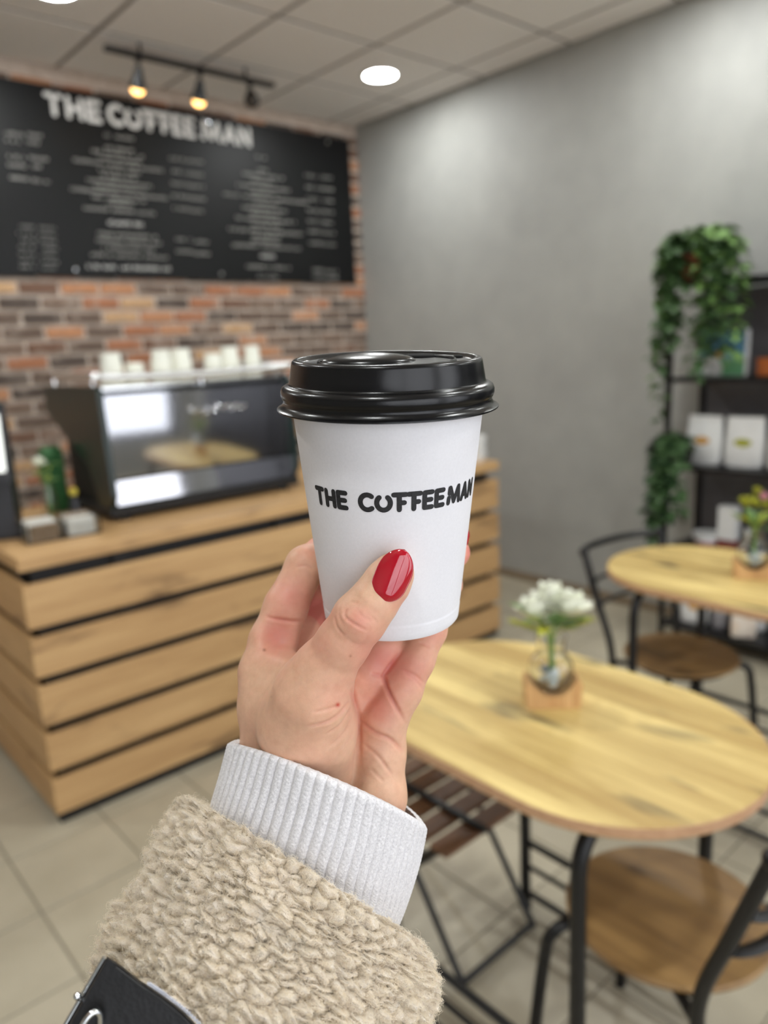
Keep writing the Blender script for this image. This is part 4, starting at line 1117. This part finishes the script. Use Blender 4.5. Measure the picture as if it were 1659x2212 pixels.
def surface_nets(f, org, h):
    nx, ny, nz = f.shape
    s = f < 0
    acc = np.zeros((nx - 1, ny - 1, nz - 1, 3), np.float32); cnt = np.zeros((nx - 1, ny - 1, nz - 1), np.float32)
    sl = lambda A, c: A[c[0]:nx - 1 + c[0], c[1]:ny - 1 + c[1], c[2]:nz - 1 + c[2]]
    cs = [(i, j, k) for i in (0, 1) for j in (0, 1) for k in (0, 1)]
    for a in cs:
        for ax in range(3):
            if a[ax] == 0:
                b = list(a); b[ax] = 1
                fa, fb = sl(f, a), sl(f, b); m = sl(s, a) != sl(s, b)
                tt = np.where(m, fa / np.where(m, fa - fb, 1), 0)
                for q in range(3):
                    acc[..., q] += np.where(m, a[q] + (tt if q == ax else 0), 0)
                cnt += m
    act = cnt > 0
    idx = np.full(act.shape, -1, np.int64); idx[act] = np.arange(act.sum())
    g = np.argwhere(act)
    V = (g + acc[act] / cnt[act][:, None]) * h + org
    quads = []
    for ax in range(3):
        o1, o2 = [(1, 2), (2, 0), (0, 1)][ax]
        sA = np.take(s, range(0, s.shape[ax] - 1), ax); sB = np.take(s, range(1, s.shape[ax]), ax)
        e = np.argwhere(sA != sB)
        ok = (e[:, o1] > 0) & (e[:, o2] > 0) & (e[:, o1] < act.shape[o1]) & (e[:, o2] < act.shape[o2]) & (e[:, ax] < act.shape[ax])
        e = e[ok]; flip = sA[tuple(e.T)]
        def off(a, b):
            c = e.copy(); c[:, o1] -= a; c[:, o2] -= b
            return idx[tuple(c.T)]
        q = np.stack([off(0, 0), off(1, 0), off(1, 1), off(0, 1)], 1)
        q[~flip] = q[~flip][:, ::-1]
        quads.append(q)
    return V, np.concatenate(quads)
def pix(V):
    return np.stack([V[:, 0] / -V[:, 2] * FPX + FW / 2, -V[:, 1] / -V[:, 2] * FPX + FH / 2], 1)
lo, hi, hh = np.array([-76.0, -152.0, -418.0]), np.array([54.0, 4.0, -282.0]), 0.60
dims = np.ceil((hi - lo) / hh).astype(int)
gx, gy, gz = [lo[k] + hh * np.arange(dims[k]) for k in range(3)]
ST = 5
cg = [g_[::ST] + hh * (ST // 2) for g_ in (gx, gy, gz)]
Fc = hand_sd(np.stack(np.meshgrid(*cg, indexing='ij'), -1).reshape(-1, 3)).reshape([len(c_) for c_ in cg])
Fu = np.repeat(np.repeat(np.repeat(Fc, ST, 0), ST, 1), ST, 2)[:dims[0], :dims[1], :dims[2]]
F_ = Fu.astype(np.float32).copy()
near = np.argwhere(np.abs(Fu) < hh * 4.6)
F_[tuple(near.T)] = np.concatenate([hand_sd(lo + hh * near[q:q + 400000]) for q in range(0, len(near), 400000)])
F_[:, :1] = 1; F_[:, -1:] = 1; F_[:1] = 1; F_[-1:] = 1; F_[:, :, :1] = 1; F_[:, :, -1:] = 1
HV, HQ = surface_nets(F_, lo, hh)
def grad(V):
    e = 0.35; g = np.zeros_like(V)
    for k in range(3):
        o = np.zeros(3); o[k] = e
        g[:, k] = (hand_sd(V + o) - hand_sd(V - o)) / (2 * e)
    return g
inner = (HV > lo + 2 * hh).all(1) & (HV < hi - 3 * hh).all(1)
for _ in range(1):
    g = grad(HV); dd = hand_sd(HV)
    mv = -(dd / np.maximum((g * g).sum(1), 0.3))[:, None] * g
    HV[inner] += np.clip(mv, -0.5, 0.5)[inner]
HN = g / np.maximum(np.linalg.norm(g, axis=1), 1e-6)[:, None]
# creases and folds of the skin
UV = pix(HV)
def poly_dist(pl):
    best = np.full(len(UV), 1e9); par = np.zeros(len(UV)); n = len(pl) - 1
    for i, (a, b) in enumerate(zip(pl[:-1], pl[1:])):
        a = np.array(a, float); ab = np.array(b, float) - a
        t_ = np.clip(((UV - a) @ ab) / (ab @ ab), 0, 1)
        d = np.linalg.norm(UV - a - t_[:, None] * ab, axis=1)
        m = d < best; best[m] = d[m]; par[m] = (i + t_[m]) / n
    return best, par
def smooth_pl(pl):
    return [tuple(p[:2]) for p in curve_pts([(x, y, 0) for x, y in pl], 6 * (len(pl) - 1))]
CREASE = [
    ([(750, 1315), (745, 1330), (762, 1345), (795, 1364)], 3.4, 0.55), ([(723, 1329), (727, 1353), (744, 1374)], 3.4, 0.35), ([(772, 1318), (786, 1334), (806, 1342)], 3.2, 0.22), ([(800, 1330), (815, 1345)], 3.0, 0.18), ([(757, 1300), (775, 1304)], 3.0, 0.18), ([(735, 1311), (732, 1330), (742, 1350)], 3.5, 0.22),
    ([(800, 1352), (790, 1380), (770, 1395)], 5, 0.18), ([(745, 1378), (770, 1392), (800, 1390)], 5, 0.15),
    ([(676, 1538), (702, 1532), (734, 1522)], 4, 0.35), ([(664, 1568), (702, 1560), (732, 1543), (755, 1514)], 4.5, 0.75), ([(700, 1588), (735, 1566), (760, 1526)], 4, 0.55), ([(712, 1612), (742, 1585), (764, 1545)], 4.5, 0.40), ([(722, 1635), (748, 1608), (768, 1572)], 5, 0.30),
    ([(758, 1486), (765, 1512), (775, 1552), (777, 1660)], 5.5, 0.9),
    ([(776, 1556), (808, 1582), (844, 1598), (874, 1627)], 5, 1.0), ([(778, 1602), (815, 1632), (848, 1676)], 4.5, 0.5), ([(800, 1660), (830, 1690)], 4, 0.3),
    ([(870, 1402), (841, 1443), (830, 1462), (841, 1499), (878, 1566)], 5, 1.6), ([(830, 1462), (800, 1455)], 5, 0.6),
    ([(905, 1388), (916, 1392), (930, 1399)], 3.5, 0.5), ([(861, 1443), (894, 1458), (918, 1478)], 4, 0.45), ([(870, 1452), (896, 1468), (912, 1488)], 4, 0.35),
    ([(572, 1332), (600, 1338), (630, 1342), (664, 1340)], 4.5, 0.8), ([(640, 1225), (660, 1222), (676, 1230)], 4, 0.4), ([(664, 1305), (690, 1302)], 3.5, 0.3)]
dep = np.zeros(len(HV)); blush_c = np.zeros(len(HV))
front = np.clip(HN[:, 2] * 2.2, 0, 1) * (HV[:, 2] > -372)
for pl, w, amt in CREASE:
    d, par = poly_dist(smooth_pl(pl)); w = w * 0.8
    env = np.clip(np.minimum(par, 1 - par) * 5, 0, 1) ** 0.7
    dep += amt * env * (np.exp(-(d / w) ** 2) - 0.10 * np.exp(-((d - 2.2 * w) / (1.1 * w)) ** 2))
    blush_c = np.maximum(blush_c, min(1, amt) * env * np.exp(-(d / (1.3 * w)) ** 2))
# low swellings
def lump(x, y, r, amt):
    return amt * np.exp(-((UV[:, 0] - x) ** 2 + (UV[:, 1] - y) ** 2) / r ** 2)
dep -= lump(770, 1338, 26, 0.5) + lump(605, 1300, 35, 0.4) + lump(700, 1540, 40, 0.6)
HV = HV - HN * (dep * front)[:, None]
# colour: where the blood shows
blush = lump(600, 1375, 46, 0.75) + lump(625, 1285, 45, 0.6) + lump(662, 1190, 30, 0.35) + lump(772, 1336, 34, 0.5) + lump(822, 1425, 58, 0.75) + lump(900, 1450, 50, 0.45) + lump(820, 1530, 45, 0.6) + lump(690, 1390, 40, 0.35) + lump(690, 1320, 30, 0.8) + lump(1005, 1195, 25, 0.6) + lump(862, 1300, 26, 0.35) + lump(735, 1500, 40, 0.3) + lump(940, 1370, 30, 0.5)
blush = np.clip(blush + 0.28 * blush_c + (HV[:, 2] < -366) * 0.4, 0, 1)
spots = lump(729, 1522, 4.5, 1.0) + 0.0
moles = lump(571, 1404, 3.2, 1.0) + lump(757, 1417, 2.6, 0.7) + lump(586, 1505, 2.2, 0.35)
def cam_mesh(name, Vmm, faces, root_loc):
    Wd = CAM + (Vmm / 1000.0) @ C2W.T - np.asarray(root_loc)
    me = bpy.data.meshes.new(name)
    faces = np.asarray(faces); n = faces.shape[1]
    me.vertices.add(len(Wd)); me.vertices.foreach_set('co', Wd.astype(np.float32).ravel())
    me.loops.add(faces.size); me.loops.foreach_set('vertex_index', faces.astype(np.int32).ravel())
    me.polygons.add(len(faces)); me.polygons.foreach_set('loop_start', np.arange(0, faces.size, n, dtype=np.int32))
    me.update(calc_edges=True); me.validate()
    me.shade_smooth()
    return me
t = NT('skin')
at_ = t.n('ShaderNodeAttribute', attribute_name='tone'); sp = t.n('ShaderNodeSeparateColor'); t.l(at_.outputs['Color'], sp.inputs[0])
v = t.coords(); n1 = t.noise(v, 260, 4, 0.6); n2 = t.noise(v, 2200, 3, 0.7); n3 = t.noise(v, 60, 3)
base = t.ramp(n1, [(0.3, srgb(212, 168, 138)), (0.7, srgb(226, 184, 154))])
base = t.mix(t.ramp(n3, [(0.35, (0, 0, 0, 1)), (0.75, (0.28, 0.28, 0.28, 1))]), base, srgb(226, 160, 138))
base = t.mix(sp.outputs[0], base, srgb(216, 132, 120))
base = t.mix(sp.outputs[1], base, srgb(190, 60, 44)); base = t.mix(sp.outputs[2], base, srgb(150, 98, 74))
t.set(Base_Color=base, Roughness=t.ramp(n1, [(0.3, (0.38, 0.38, 0.38, 1)), (0.7, (0.52, 0.52, 0.52, 1))]), Subsurface_Weight=0.25, Subsurface_Scale=0.004, Specular_IOR_Level=0.4)
t.b.inputs['Subsurface Radius'].default_value = (1.0, 0.35, 0.2)
mxh = t.n('ShaderNodeMath', operation='MULTIPLY_ADD'); mxh.inputs[1].default_value = 0.5; t.l(n1, mxh.inputs[0]); t.l(n2, mxh.inputs[2])
t.bump(mxh.outputs[0], 0.16, 0.0004)
MT['skin'] = t.m
t = NT('red_nail_varnish'); t.set(Base_Color=srgb(178, 10, 34), Roughness=0.08, Coat_Weight=1.0, Coat_Roughness=0.02, Specular_IOR_Level=0.6)
MT['varnish'] = t.m
person_loc = at(690, 1640, 0.345)
person = thing('person', 'left hand in a fleece coat sleeve and ribbed cuff holding up the cup', 'person', tuple(person_loc))
me = cam_mesh('hand', HV, HQ, person_loc)
ca = me.color_attributes.new('tone', 'FLOAT_COLOR', 'POINT')
ca.data.foreach_set('color', np.stack([blush, np.clip(spots, 0, 1), np.clip(moles, 0, 1), np.ones(len(HV))], 1).astype(np.float32).ravel())
hand = mesh_obj('hand', me, MT['skin'], person)

# nails
def nail(name, base, tip, wpx, d_axis, d_tip, Rn, thick, parent, sq=0.0):
    base, tip = np.array(base, float), np.array(tip, float)
    ax = (tip - base); L = np.linalg.norm(ax); ax /= L; sd = np.array([-ax[1], ax[0]])
    nu, nv = 36, 25; vs = []; 
    for layer in (0, 1):
        for i in range(nu):
            u = i / (nu - 1)
            if u < 0.34: wf = math.sqrt(max(0, 1 - ((0.34 - u) / 0.34) ** 2.1)) * 0.97
            elif u < 0.52: wf = 0.97 + 0.03 * (u - .34) / .18
            else: wf = max(0, 1 - ((u - 0.52) / 0.48) ** 2.2) ** 0.62
            wf = max(wf, 0.02)
            for j in range(nv):
                q = -1 + 2 * j / (nv - 1)
                p = base + ax * L * u + sd * q * wf * wpx / 2
                dm = d_axis + (d_tip - d_axis) * u
                vmm = q * wf * wpx / 2 / FPX * dm
                edge = max(0.0, 1 - (abs(q)) ** 5) * min(1, 8 * u + 0.05) * min(1, 7 * (1 - u) + 0.25)
                dz = Rn - math.sqrt(max(0.05, Rn * Rn - vmm * vmm)) - 0.7 * math.sin(PI * min(1, u * 1.05))
                dd_ = dm + dz - thick * edge + (1.2 if layer else 0)
                vs.append(mm(p[0], p[1], dd_))
    fs = []
    for i in range(nu - 1):
        for j in range(nv - 1):
            a = i * nv + j; fs.append((a, a + 1, a + nv + 1, a + nv)); b = a + nu * nv; fs.append((b, b + nv, b + nv + 1, b + 1))
    bd = [i * nv for i in range(nu)] + [(nu - 1) * nv + j for j in range(1, nv)] + [i * nv + nv - 1 for i in range(nu - 2, -1, -1)] + [j for j in range(nv - 2, 0, -1)]
    for a, b in zip(bd, bd[1:] + bd[:1]): fs.append((a, a + nu * nv, b + nu * nv, b))
    o = mesh_obj(name, cam_mesh(name, np.array(vs), fs, person_loc), MT['varnish'], parent)
    return o
tag(nail('thumb_nail', (825, 1297), (874, 1187), 79, 292.7, 292.2, 10.8, 0.8, person), 'long glossy red thumb nail')
# tip of a finger nail looking out behind the cup
fnl = MB(); fb = mm(1001, 1170, 372)
fnl.ball((0, 0, 0), (2.6, 6.8, 5.5), 20, 14)
Vn = np.array(fnl.v) @ np.array([[0.96, -0.28, 0], [0.28, 0.96, 0], [0, 0, 1]]) + fb
me = cam_mesh('finger_nail', Vn[:, :], [f if len(f) == 4 else (*f, f[-1]) for f in fnl.f], person_loc) if False else None
m2 = MB(); m2.add((CAM + (Vn / 1000.0) @ C2W.T - person_loc).tolist(), fnl.f)
tag(m2.build('finger_nail', MT['varnish'], person), 'edge of a red finger nail behind the cup')

# ------------------------------------------------------------------ ribbed cuff and fleece sleeve
def ring(px, py, d, half, dirn, b):
    return np.array([px, py, d, half, dirn[0], dirn[1], b], float)
def loft(rings, v):
    """interpolated ring parameters at v in 0..1 (vectorised)"""
    R_ = np.array(rings); n = len(R_) - 1
    x = np.clip(np.asarray(v, float) * n, 0, n - 1e-6); i = x.astype(int); t_ = (x - i)[:, None]
    pad = np.vstack([2 * R_[0] - R_[1], R_, 2 * R_[-1] - R_[-2]])
    a, b, c, d = pad[i], pad[i + 1], pad[i + 2], pad[i + 3]
    return 0.5 * (2 * b + (c - a) * t_ + (2 * a - 5 * b + 4 * c - d) * t_ ** 2 + (3 * b - a - 3 * c + d) * t_ ** 3)
def tube_pt(rings, v, th, scale=None):
    """camera-space mm of the sleeve surface; th = 0 right, 90 deg towards the camera; also the outward normal"""
    def basis(v):
        r = loft(rings, v); d = r[:, 2]
        C_ = np.stack([(r[:, 0] - FW / 2) / FPX * d, -(r[:, 1] - FH / 2) / FPX * d, -d], 1)
        dr = r[:, 4:6] / np.linalg.norm(r[:, 4:6], axis=1)[:, None]
        return r, C_, np.stack([dr[:, 0], -dr[:, 1], np.zeros(len(r))], 1)
    r, C_, wd = basis(v)
    e = 1e-2
    ax = basis(np.clip(v + e, 0, 1))[1] - basis(np.clip(v - e, 0, 1))[1]
    ax /= np.linalg.norm(ax, axis=1)[:, None]
    dv = np.cross(wd, ax); dv *= np.sign(dv[:, 2])[:, None]; dv /= np.linalg.norm(dv, axis=1)[:, None]
    a = r[:, 3] / FPX * r[:, 2]; b = r[:, 6]
    if scale is not None: a = a * scale; b = b * scale
    P = C_ + wd * (a * np.cos(th))[:, None] + dv * (b * np.sin(th))[:, None]
    N = wd * (np.cos(th) / a)[:, None] + dv * (np.sin(th) / b)[:, None]
    N /= np.linalg.norm(N, axis=1)[:, None]
    return P, N, ax
def unit_rows(A):
    return A / np.maximum(np.linalg.norm(A, axis=1), 1e-9)[:, None]
def grid_faces(nu, nv, closed=True):
    i, j = np.meshgrid(np.arange(nv - 1), np.arange(nu if closed else nu - 1), indexing='ij')
    a = i * nu + j; b = i * nu + (j + 1) % nu
    return np.stack([a, b, b + nu, a + nu], -1).reshape(-1, 4)
CUFF = [ring(709, 1690, 341, 230, (0.92, 0.39), 40), ring(690, 1765, 339, 234, (0.91, 0.41), 38), ring(664, 1850, 337, 236, (0.89, 0.45), 34), ring(640, 1930, 332, 230, (0.88, 0.47), 33)]
NR, PU, NVC = 66, 12, 132
nu = NR * PU
vv, uu = np.meshgrid(np.concatenate([[-0.03, -0.015], np.linspace(0, 1, NVC)]), np.arange(nu) / nu, indexing='ij')
vv, uu = vv.ravel(), uu.ravel()
P, N, AX = tube_pt(CUFF, np.clip(vv, 0, 1), uu * 2 * PI)
ph = (uu * NR) % 1.0
side = 0.5 + 0.5 * np.cos(uu * 2 * PI)                     # 1 on the right side of the picture
rib = np.abs(np.sin(PI * ph)) ** 0.55
amp = 1.5 - 0.95 * side ** 1.5
st = np.sin(vv * 2 * PI * 30 + np.where(ph < 0.5, 0.0, PI) * 0.5 + 6 * np.abs(ph - 0.5))
roll = np.clip((0.05 - vv) / 0.08, 0, 1)
disp = amp * (rib - 0.6) + 0.07 * st * rib - 4.5 * roll ** 2.2 + 0.5 * np.sin(uu * 2 * PI * 5 + vv * 3) * (1 - roll)
P = P + N * disp[:, None] - AX * (10.5 * np.clip(np.sin(uu * 2 * PI), 0, 1) ** 1.2 * (1 - np.clip(vv, 0, 1)))[:, None]
t = NT('pale_grey_knit'); v = t.coords(); n1 = t.noise(v, 1100, 3, 0.7); n2 = t.noise(v, 30, 3)
t.set(Base_Color=t.mix(0.4, t.ramp(n1, [(0.25, srgb(168, 166, 170)), (0.72, srgb(246, 244, 245))]), t.ramp(n2, [(0.3, srgb(214, 211, 212)), (0.7, srgb(230, 227, 228))])), Roughness=0.9, Sheen_Weight=0.3)
t.bump(n1, 0.5, 0.0006)
MT['knit'] = t.m
mesh_obj('ribbed_cuff', cam_mesh('ribbed_cuff', P, grid_faces(nu, NVC + 2), person_loc), MT['knit'], person)

SLEEVE = [ring(645, 1866, 333, 262, (0.84, 0.54), 37), ring(655, 1905, 330, 312, (0.85, 0.53), 42), ring(640, 1965, 325, 332, (0.87, 0.49), 45), ring(600, 2085, 315, 350, (0.88, 0.48), 47), ring(556, 2213, 303, 374, (0.88, 0.48), 49), ring(516, 2360, 290, 368, (0.88, 0.48), 48), ring(480, 2510, 277, 366, (0.88, 0.48), 48)]
t = NT('cream_sherpa_fleece'); v = t.coords(); n1 = t.noise(v, 140, 5, 0.65); n2 = t.noise(v, 1500, 3, 0.7)
cf = t.mix(0.35, t.ramp(n1, [(0.28, srgb(228, 208, 182)), (0.5, srgb(243, 227, 205)), (0.75, srgb(251, 242, 226))]), t.ramp(n2, [(0.3, srgb(226, 212, 194)), (0.7, srgb(250, 245, 234))]))
t.set(Base_Color=cf, Roughness=0.95, Sheen_Weight=0.4)
t.bump(n2, 0.9, 0.0012)
MT['fleece'] = t.m
t = NT('cream_wool_fibre'); hi_ = t.n('ShaderNodeHairInfo')
t.set(Base_Color=t.ramp(hi_.outputs['Random'], [(0.0, srgb(238, 220, 193)), (0.5, srgb(247, 236, 215)), (1.0, srgb(253, 249, 239))]), Roughness=0.8)
tl_ = t.n('ShaderNodeBsdfTranslucent'); tl_.inputs[0].default_value = srgb(252, 244, 228); mx = t.n('ShaderNodeMixShader'); mx.inputs[0].default_value = 0.45
t.l(t.b.outputs[0], mx.inputs[1]); t.l(tl_.outputs[0], mx.inputs[2]); t.l(mx.outputs[0], t.t.nodes['Material Output'].inputs[0])
MT['fibre'] = t.m
NCU, NCV = 48, 24
nuS, nvS = 920, 400
vv, uu = np.meshgrid(np.linspace(0, 1, nvS), np.arange(nuS) / nuS, indexing='ij'); vv, uu = vv.ravel(), uu.ravel()
P, N, AX = tube_pt(SLEEVE, vv, uu * 2 * PI)
P = P + AX * (15.0 * np.clip(np.sin(uu * 2 * PI), 0, 1) * (1 - vv) ** 2)[:, None]
TX = np.cross(AX, N)                                   # around the sleeve
_cp = tube_pt(SLEEVE, np.linspace(0, 1, 200), np.full(200, PI / 2))[0]
_al = np.concatenate([[0], np.cumsum(np.linalg.norm(np.diff(_cp, axis=0), axis=1))]); _al /= _al[-1]
vl = np.interp(vv, np.linspace(0, 1, 200), _al)
def worley(ncu, ncv, seed, aniso, jit=0.9):
    r_ = np.random.default_rng(seed)
    fu = r_.uniform(0.5 - jit / 2, 0.5 + jit / 2, (ncv + 4, ncu)); fv = r_.uniform(0.5 - jit / 2, 0.5 + jit / 2, (ncv + 4, ncu)); fa = r_.uniform(0, PI, (ncv + 4, ncu)); fr = r_.random((ncv + 4, ncu))
    x = uu * ncu + 0.13 * np.sin(uu * 2 * PI * int(ncu / 2) + vv * 31) + 0.13 * np.sin(vl * ncv * 4.1 + uu * 2 * PI * 14)
    y = vl * ncv + 0.13 * np.sin(vl * ncv * 2.3 + uu * 2 * PI * 10) + 0.13 * np.sin(uu * 2 * PI * ncu + vv * 17)
    ix, iy = np.floor(x).astype(int), np.floor(y).astype(int)
    f1 = np.full(len(x), 9.0); f2 = np.full(len(x), 9.0); ida = np.zeros(len(x)); idr = np.zeros(len(x)); ox = np.zeros(len(x)); oy = np.zeros(len(x))
    for j in (-1, 0, 1):
        for i in (-1, 0, 1):
            cu, cv = (ix + i) % ncu, np.clip(iy + j + 2, 0, ncv + 3)
            dx, dy = x - (ix + i + fu[cv, cu]), y - (iy + j + fv[cv, cu]); a_ = fa[cv, cu]
            p, q = dx * np.cos(a_) + dy * np.sin(a_), -dx * np.sin(a_) + dy * np.cos(a_)
            d = np.sqrt((p / aniso) ** 2 + (q * aniso) ** 2)
            m = d < f1
            f2 = np.where(m, f1, np.minimum(f2, d))
            ida = np.where(m, a_, ida); idr = np.where(m, fr[cv, cu], idr); ox = np.where(m, dx, ox); oy = np.where(m, dy, oy)
            f1 = np.where(m, d, f1)
    return f1, f2, ida, idr, ox, oy
f1, f2, fa1, fr1, ox1, oy1 = worley(NCU, NCV, 11, 1.16)
g1, g2, ga, gr, _, _ = worley(int(NCU * 2.3), int(NCV * 2.3), 12, 1.15)
dome = np.sqrt(np.clip(1 - (f1 / 0.92) ** 2, 0, 1)) * np.clip((f2 - f1) * 1.45, 0, 1) ** 0.65
dome2 = np.sqrt(np.clip(1 - (g1 / 0.95) ** 2, 0, 1)) * np.clip((g2 - g1) * 3.0, 0, 1) ** 0.5
hgt = (4.6 + 3.2 * fr1) * dome + 0.95 * dome2 * (0.5 + gr) + 0.9 * np.sin(uu * 2 * PI * 7 + vv * 9) * np.sin(vv * 14 + uu * 11)
edge = np.clip(vv / 0.035, 0, 1)
P = P + N * ((hgt - 3.9) * (0.35 + 0.65 * edge) - 7.0 * (1 - edge) ** 2)[:, None]
over = dome * (1.0 + 1.0 * fr1)
P = P + TX * (over * np.cos(fa1 * 5))[:, None] * 0.15 + AX * (over * np.sin(fa1 * 5))[:, None] * 0.15
SF = grid_faces(nuS, nvS)
sleeve = mesh_obj('coat_sleeve', cam_mesh('coat_sleeve', P, SF, person_loc), MT['fleece'], person)
# loose wool fibres over the curls
Pg = P.reshape(nvS, nuS, 3)
du = np.roll(Pg, -1, 1) - np.roll(Pg, 1, 1); dv_ = np.gradient(Pg, axis=0)
SN = np.cross(du, dv_).reshape(-1, 3); ar = np.linalg.norm(SN, axis=1); SN /= np.maximum(ar, 1e-9)[:, None]
SN *= np.sign((SN * N).sum(1))[:, None]
NS = 120000
wgt = ar * (0.15 + dome) * (vv < 0.93) * (N[:, 2] > -0.5)
pick = rng.choice(len(ar), NS, p=wgt / wgt.sum())
nn_ = unit_rows(SN[pick] + 0.35 * N[pick]); root = P[pick] + rng.normal(size=(NS, 3)) * 0.12
ang = fa1[pick] * 4 + 3.0 * np.arctan2(oy1[pick], ox1[pick]) * 0.35 + rng.normal(size=NS) * 0.7
swirl = TX[pick] * np.cos(ang)[:, None] + AX[pick] * np.sin(ang)[:, None]
swirl = unit_rows(swirl - nn_ * (swirl * nn_).sum(1)[:, None])
bi = np.cross(nn_, swirl); fly = rng.random(NS) < 0.07
ln = rng.uniform(0.9, 2.4, NS) * np.where(fly, 1.7, 1.0); lift = rng.uniform(0.15, 0.6, NS) * np.where(fly, 1.6, 1.0); curl = rng.uniform(0.6, 1.9, NS) * rng.choice((-1, 1), NS)
K = 6; HP = np.zeros((NS, K, 3))
for k in range(K):
    s_ = k / (K - 1); a = curl * s_ * 1.7
    HP[:, k] = root - nn_ * 0.1 + (ln * s_)[:, None] * (swirl * np.cos(a)[:, None] + bi * np.sin(a)[:, None]) * 0.8 + nn_ * (ln * lift * math.sin(2.0 * s_))[:, None]
hc = bpy.data.hair_curves.new('wool_fibre')
hc.add_curves([K] * NS)
HPw = (CAM + (HP.reshape(-1, 3) / 1000.0) @ C2W.T - person_loc).astype(np.float32)
hc.position_data.foreach_set('vector', HPw.ravel())
ra_ = hc.attributes.get('radius') or hc.attributes.new('radius', 'FLOAT', 'POINT')
ra_.data.foreach_set('value', np.tile(np.linspace(0.000046, 0.000024, K), NS).astype(np.float32))
hc.materials.append(MT['fibre'])
ho = bpy.data.objects.new('wool_fibre_pile', hc); COL.objects.link(ho); ho.parent = sleeve
tag(ho, kind='stuff')

# ------------------------------------------------------------------ black leather bag at the lower left
t = NT('black_grained_leather'); v = t.coords(); vo = t.n('ShaderNodeTexVoronoi'); vo.inputs['Scale'].default_value = 700; t.l(v, vo.inputs['Vector']); n1 = t.noise(v, 90, 4)
t.set(Base_Color=t.ramp(n1, [(0.3, srgb(7, 7, 9)), (0.7, srgb(13, 13, 16))]), Roughness=0.45); t.bump(vo.outputs['Distance'], 0.15, 0.0004)
MT['leather'] = t.m
bag_loc = at(250, 2200, 0.250)
bag = thing('handbag', 'black leather bag with silver edging at the lower left beside the sleeve', 'bag', tuple(bag_loc))
def camloc(px, py, d): return at(px, py, d * 0.955) - bag_loc
outl = [(232, 2066), (262, 2086), (300, 2116), (350, 2148), (398, 2186), (450, 2240), (560, 2340), (420, 2460), (40, 2420), (120, 2262), (178, 2160)]
dfront, dback = [0.2575, 0.2575, 0.257, 0.2565, 0.256, 0.255, 0.252, 0.248, 0.247, 0.252, 0.2555], 0.020
m = MB(); n = len(outl); vs = []
for (dz, ins) in ((0.0, 3.0), (0.0012, 0.8), (0.003, 0.0), (0.017, 0.0), (0.020, 1.5)):
    cx_, cy_ = 270, 2260
    for (x, y), d in zip(outl, dfront):
        L = math.hypot(x - cx_, y - cy_); vs.append(camloc(x - (x - cx_) / L * ins * 1.6, y - (y - cy_) / L * ins * 1.6, d + dz))
fs = [tuple(range(n)), tuple(4 * n + k for k in range(n - 1, -1, -1))]
for i in range(4): fs += [(i * n + k, i * n + (k + 1) % n, (i + 1) * n + (k + 1) % n, (i + 1) * n + k) for k in range(n)]
m.add(vs, fs); m.build('leather_body', MT['leather'], bag, angle=50)
ed = [camloc(x - 5, y, d + 0.004) for (x, y), d in [((232, 2068), 0.2575), ((178, 2160), 0.2555), ((120, 2262), 0.252), ((60, 2380), 0.248)]]
MB().tube(curve_pts(ed, 20), 0.0009, 10).build('silver_edging', MT['chrome'], bag)
MB().ball(camloc(167, 2152, 0.2565), (0.0013, 0.0013, 0.0013), 14, 10).build('rivet', MT['chrome'], bag)
MB().tube([camloc(165, 2152, 0.2565), camloc(178, 2160, 0.2575)], 0.0008, 10).build('rivet_shank', MT['chrome'], bag)
rc = np.array([188, 2244.0])
MB().tube([camloc(rc[0] + 24 * math.cos(a) + 16 * math.sin(a), rc[1] - 58 * math.sin(a) - 8 * math.cos(a), 0.2505 + 0.002 * math.cos(a)) for a in np.linspace(0, 2 * PI, 40, endpoint=False)], 0.0010, 10, closed=True).build('metal_ring', MT['chrome'], bag)
sp_ = curve_pts([camloc(*p) for p in ((250, 2090, 0.2560), (300, 2128, 0.2555), (350, 2162, 0.2550), (398, 2202, 0.2545), (450, 2256, 0.2535))], 30)
MB().tube(sp_, 0.0005, 6).build('seam', MT['black_matte'], bag)
MT['zip_tape'] = M_speckle('pale_zip_tape', srgb(170, 172, 182), srgb(206, 208, 216), 1500, 0.8)
zp = MB(); zl = curve_pts([camloc(*p) for p in ((318, 2122, 0.2562), (352, 2145, 0.2557), (400, 2182, 0.2552), (455, 2236, 0.2542))], 60)
zp.tube(zl, 0.00026, 6)
zo = zp.build('zip_tape', MT['zip_tape'], bag)
for k in range(2, len(zl) - 2):
    MB().ball(np.array(zl[k]) + (0.0004 if k % 2 else -0.0004) * (C2W @ np.array([0.6, 0.8, 0.3])), 0.00036, 8, 6).build('zip_tooth', MT['zip_tape'], zo)
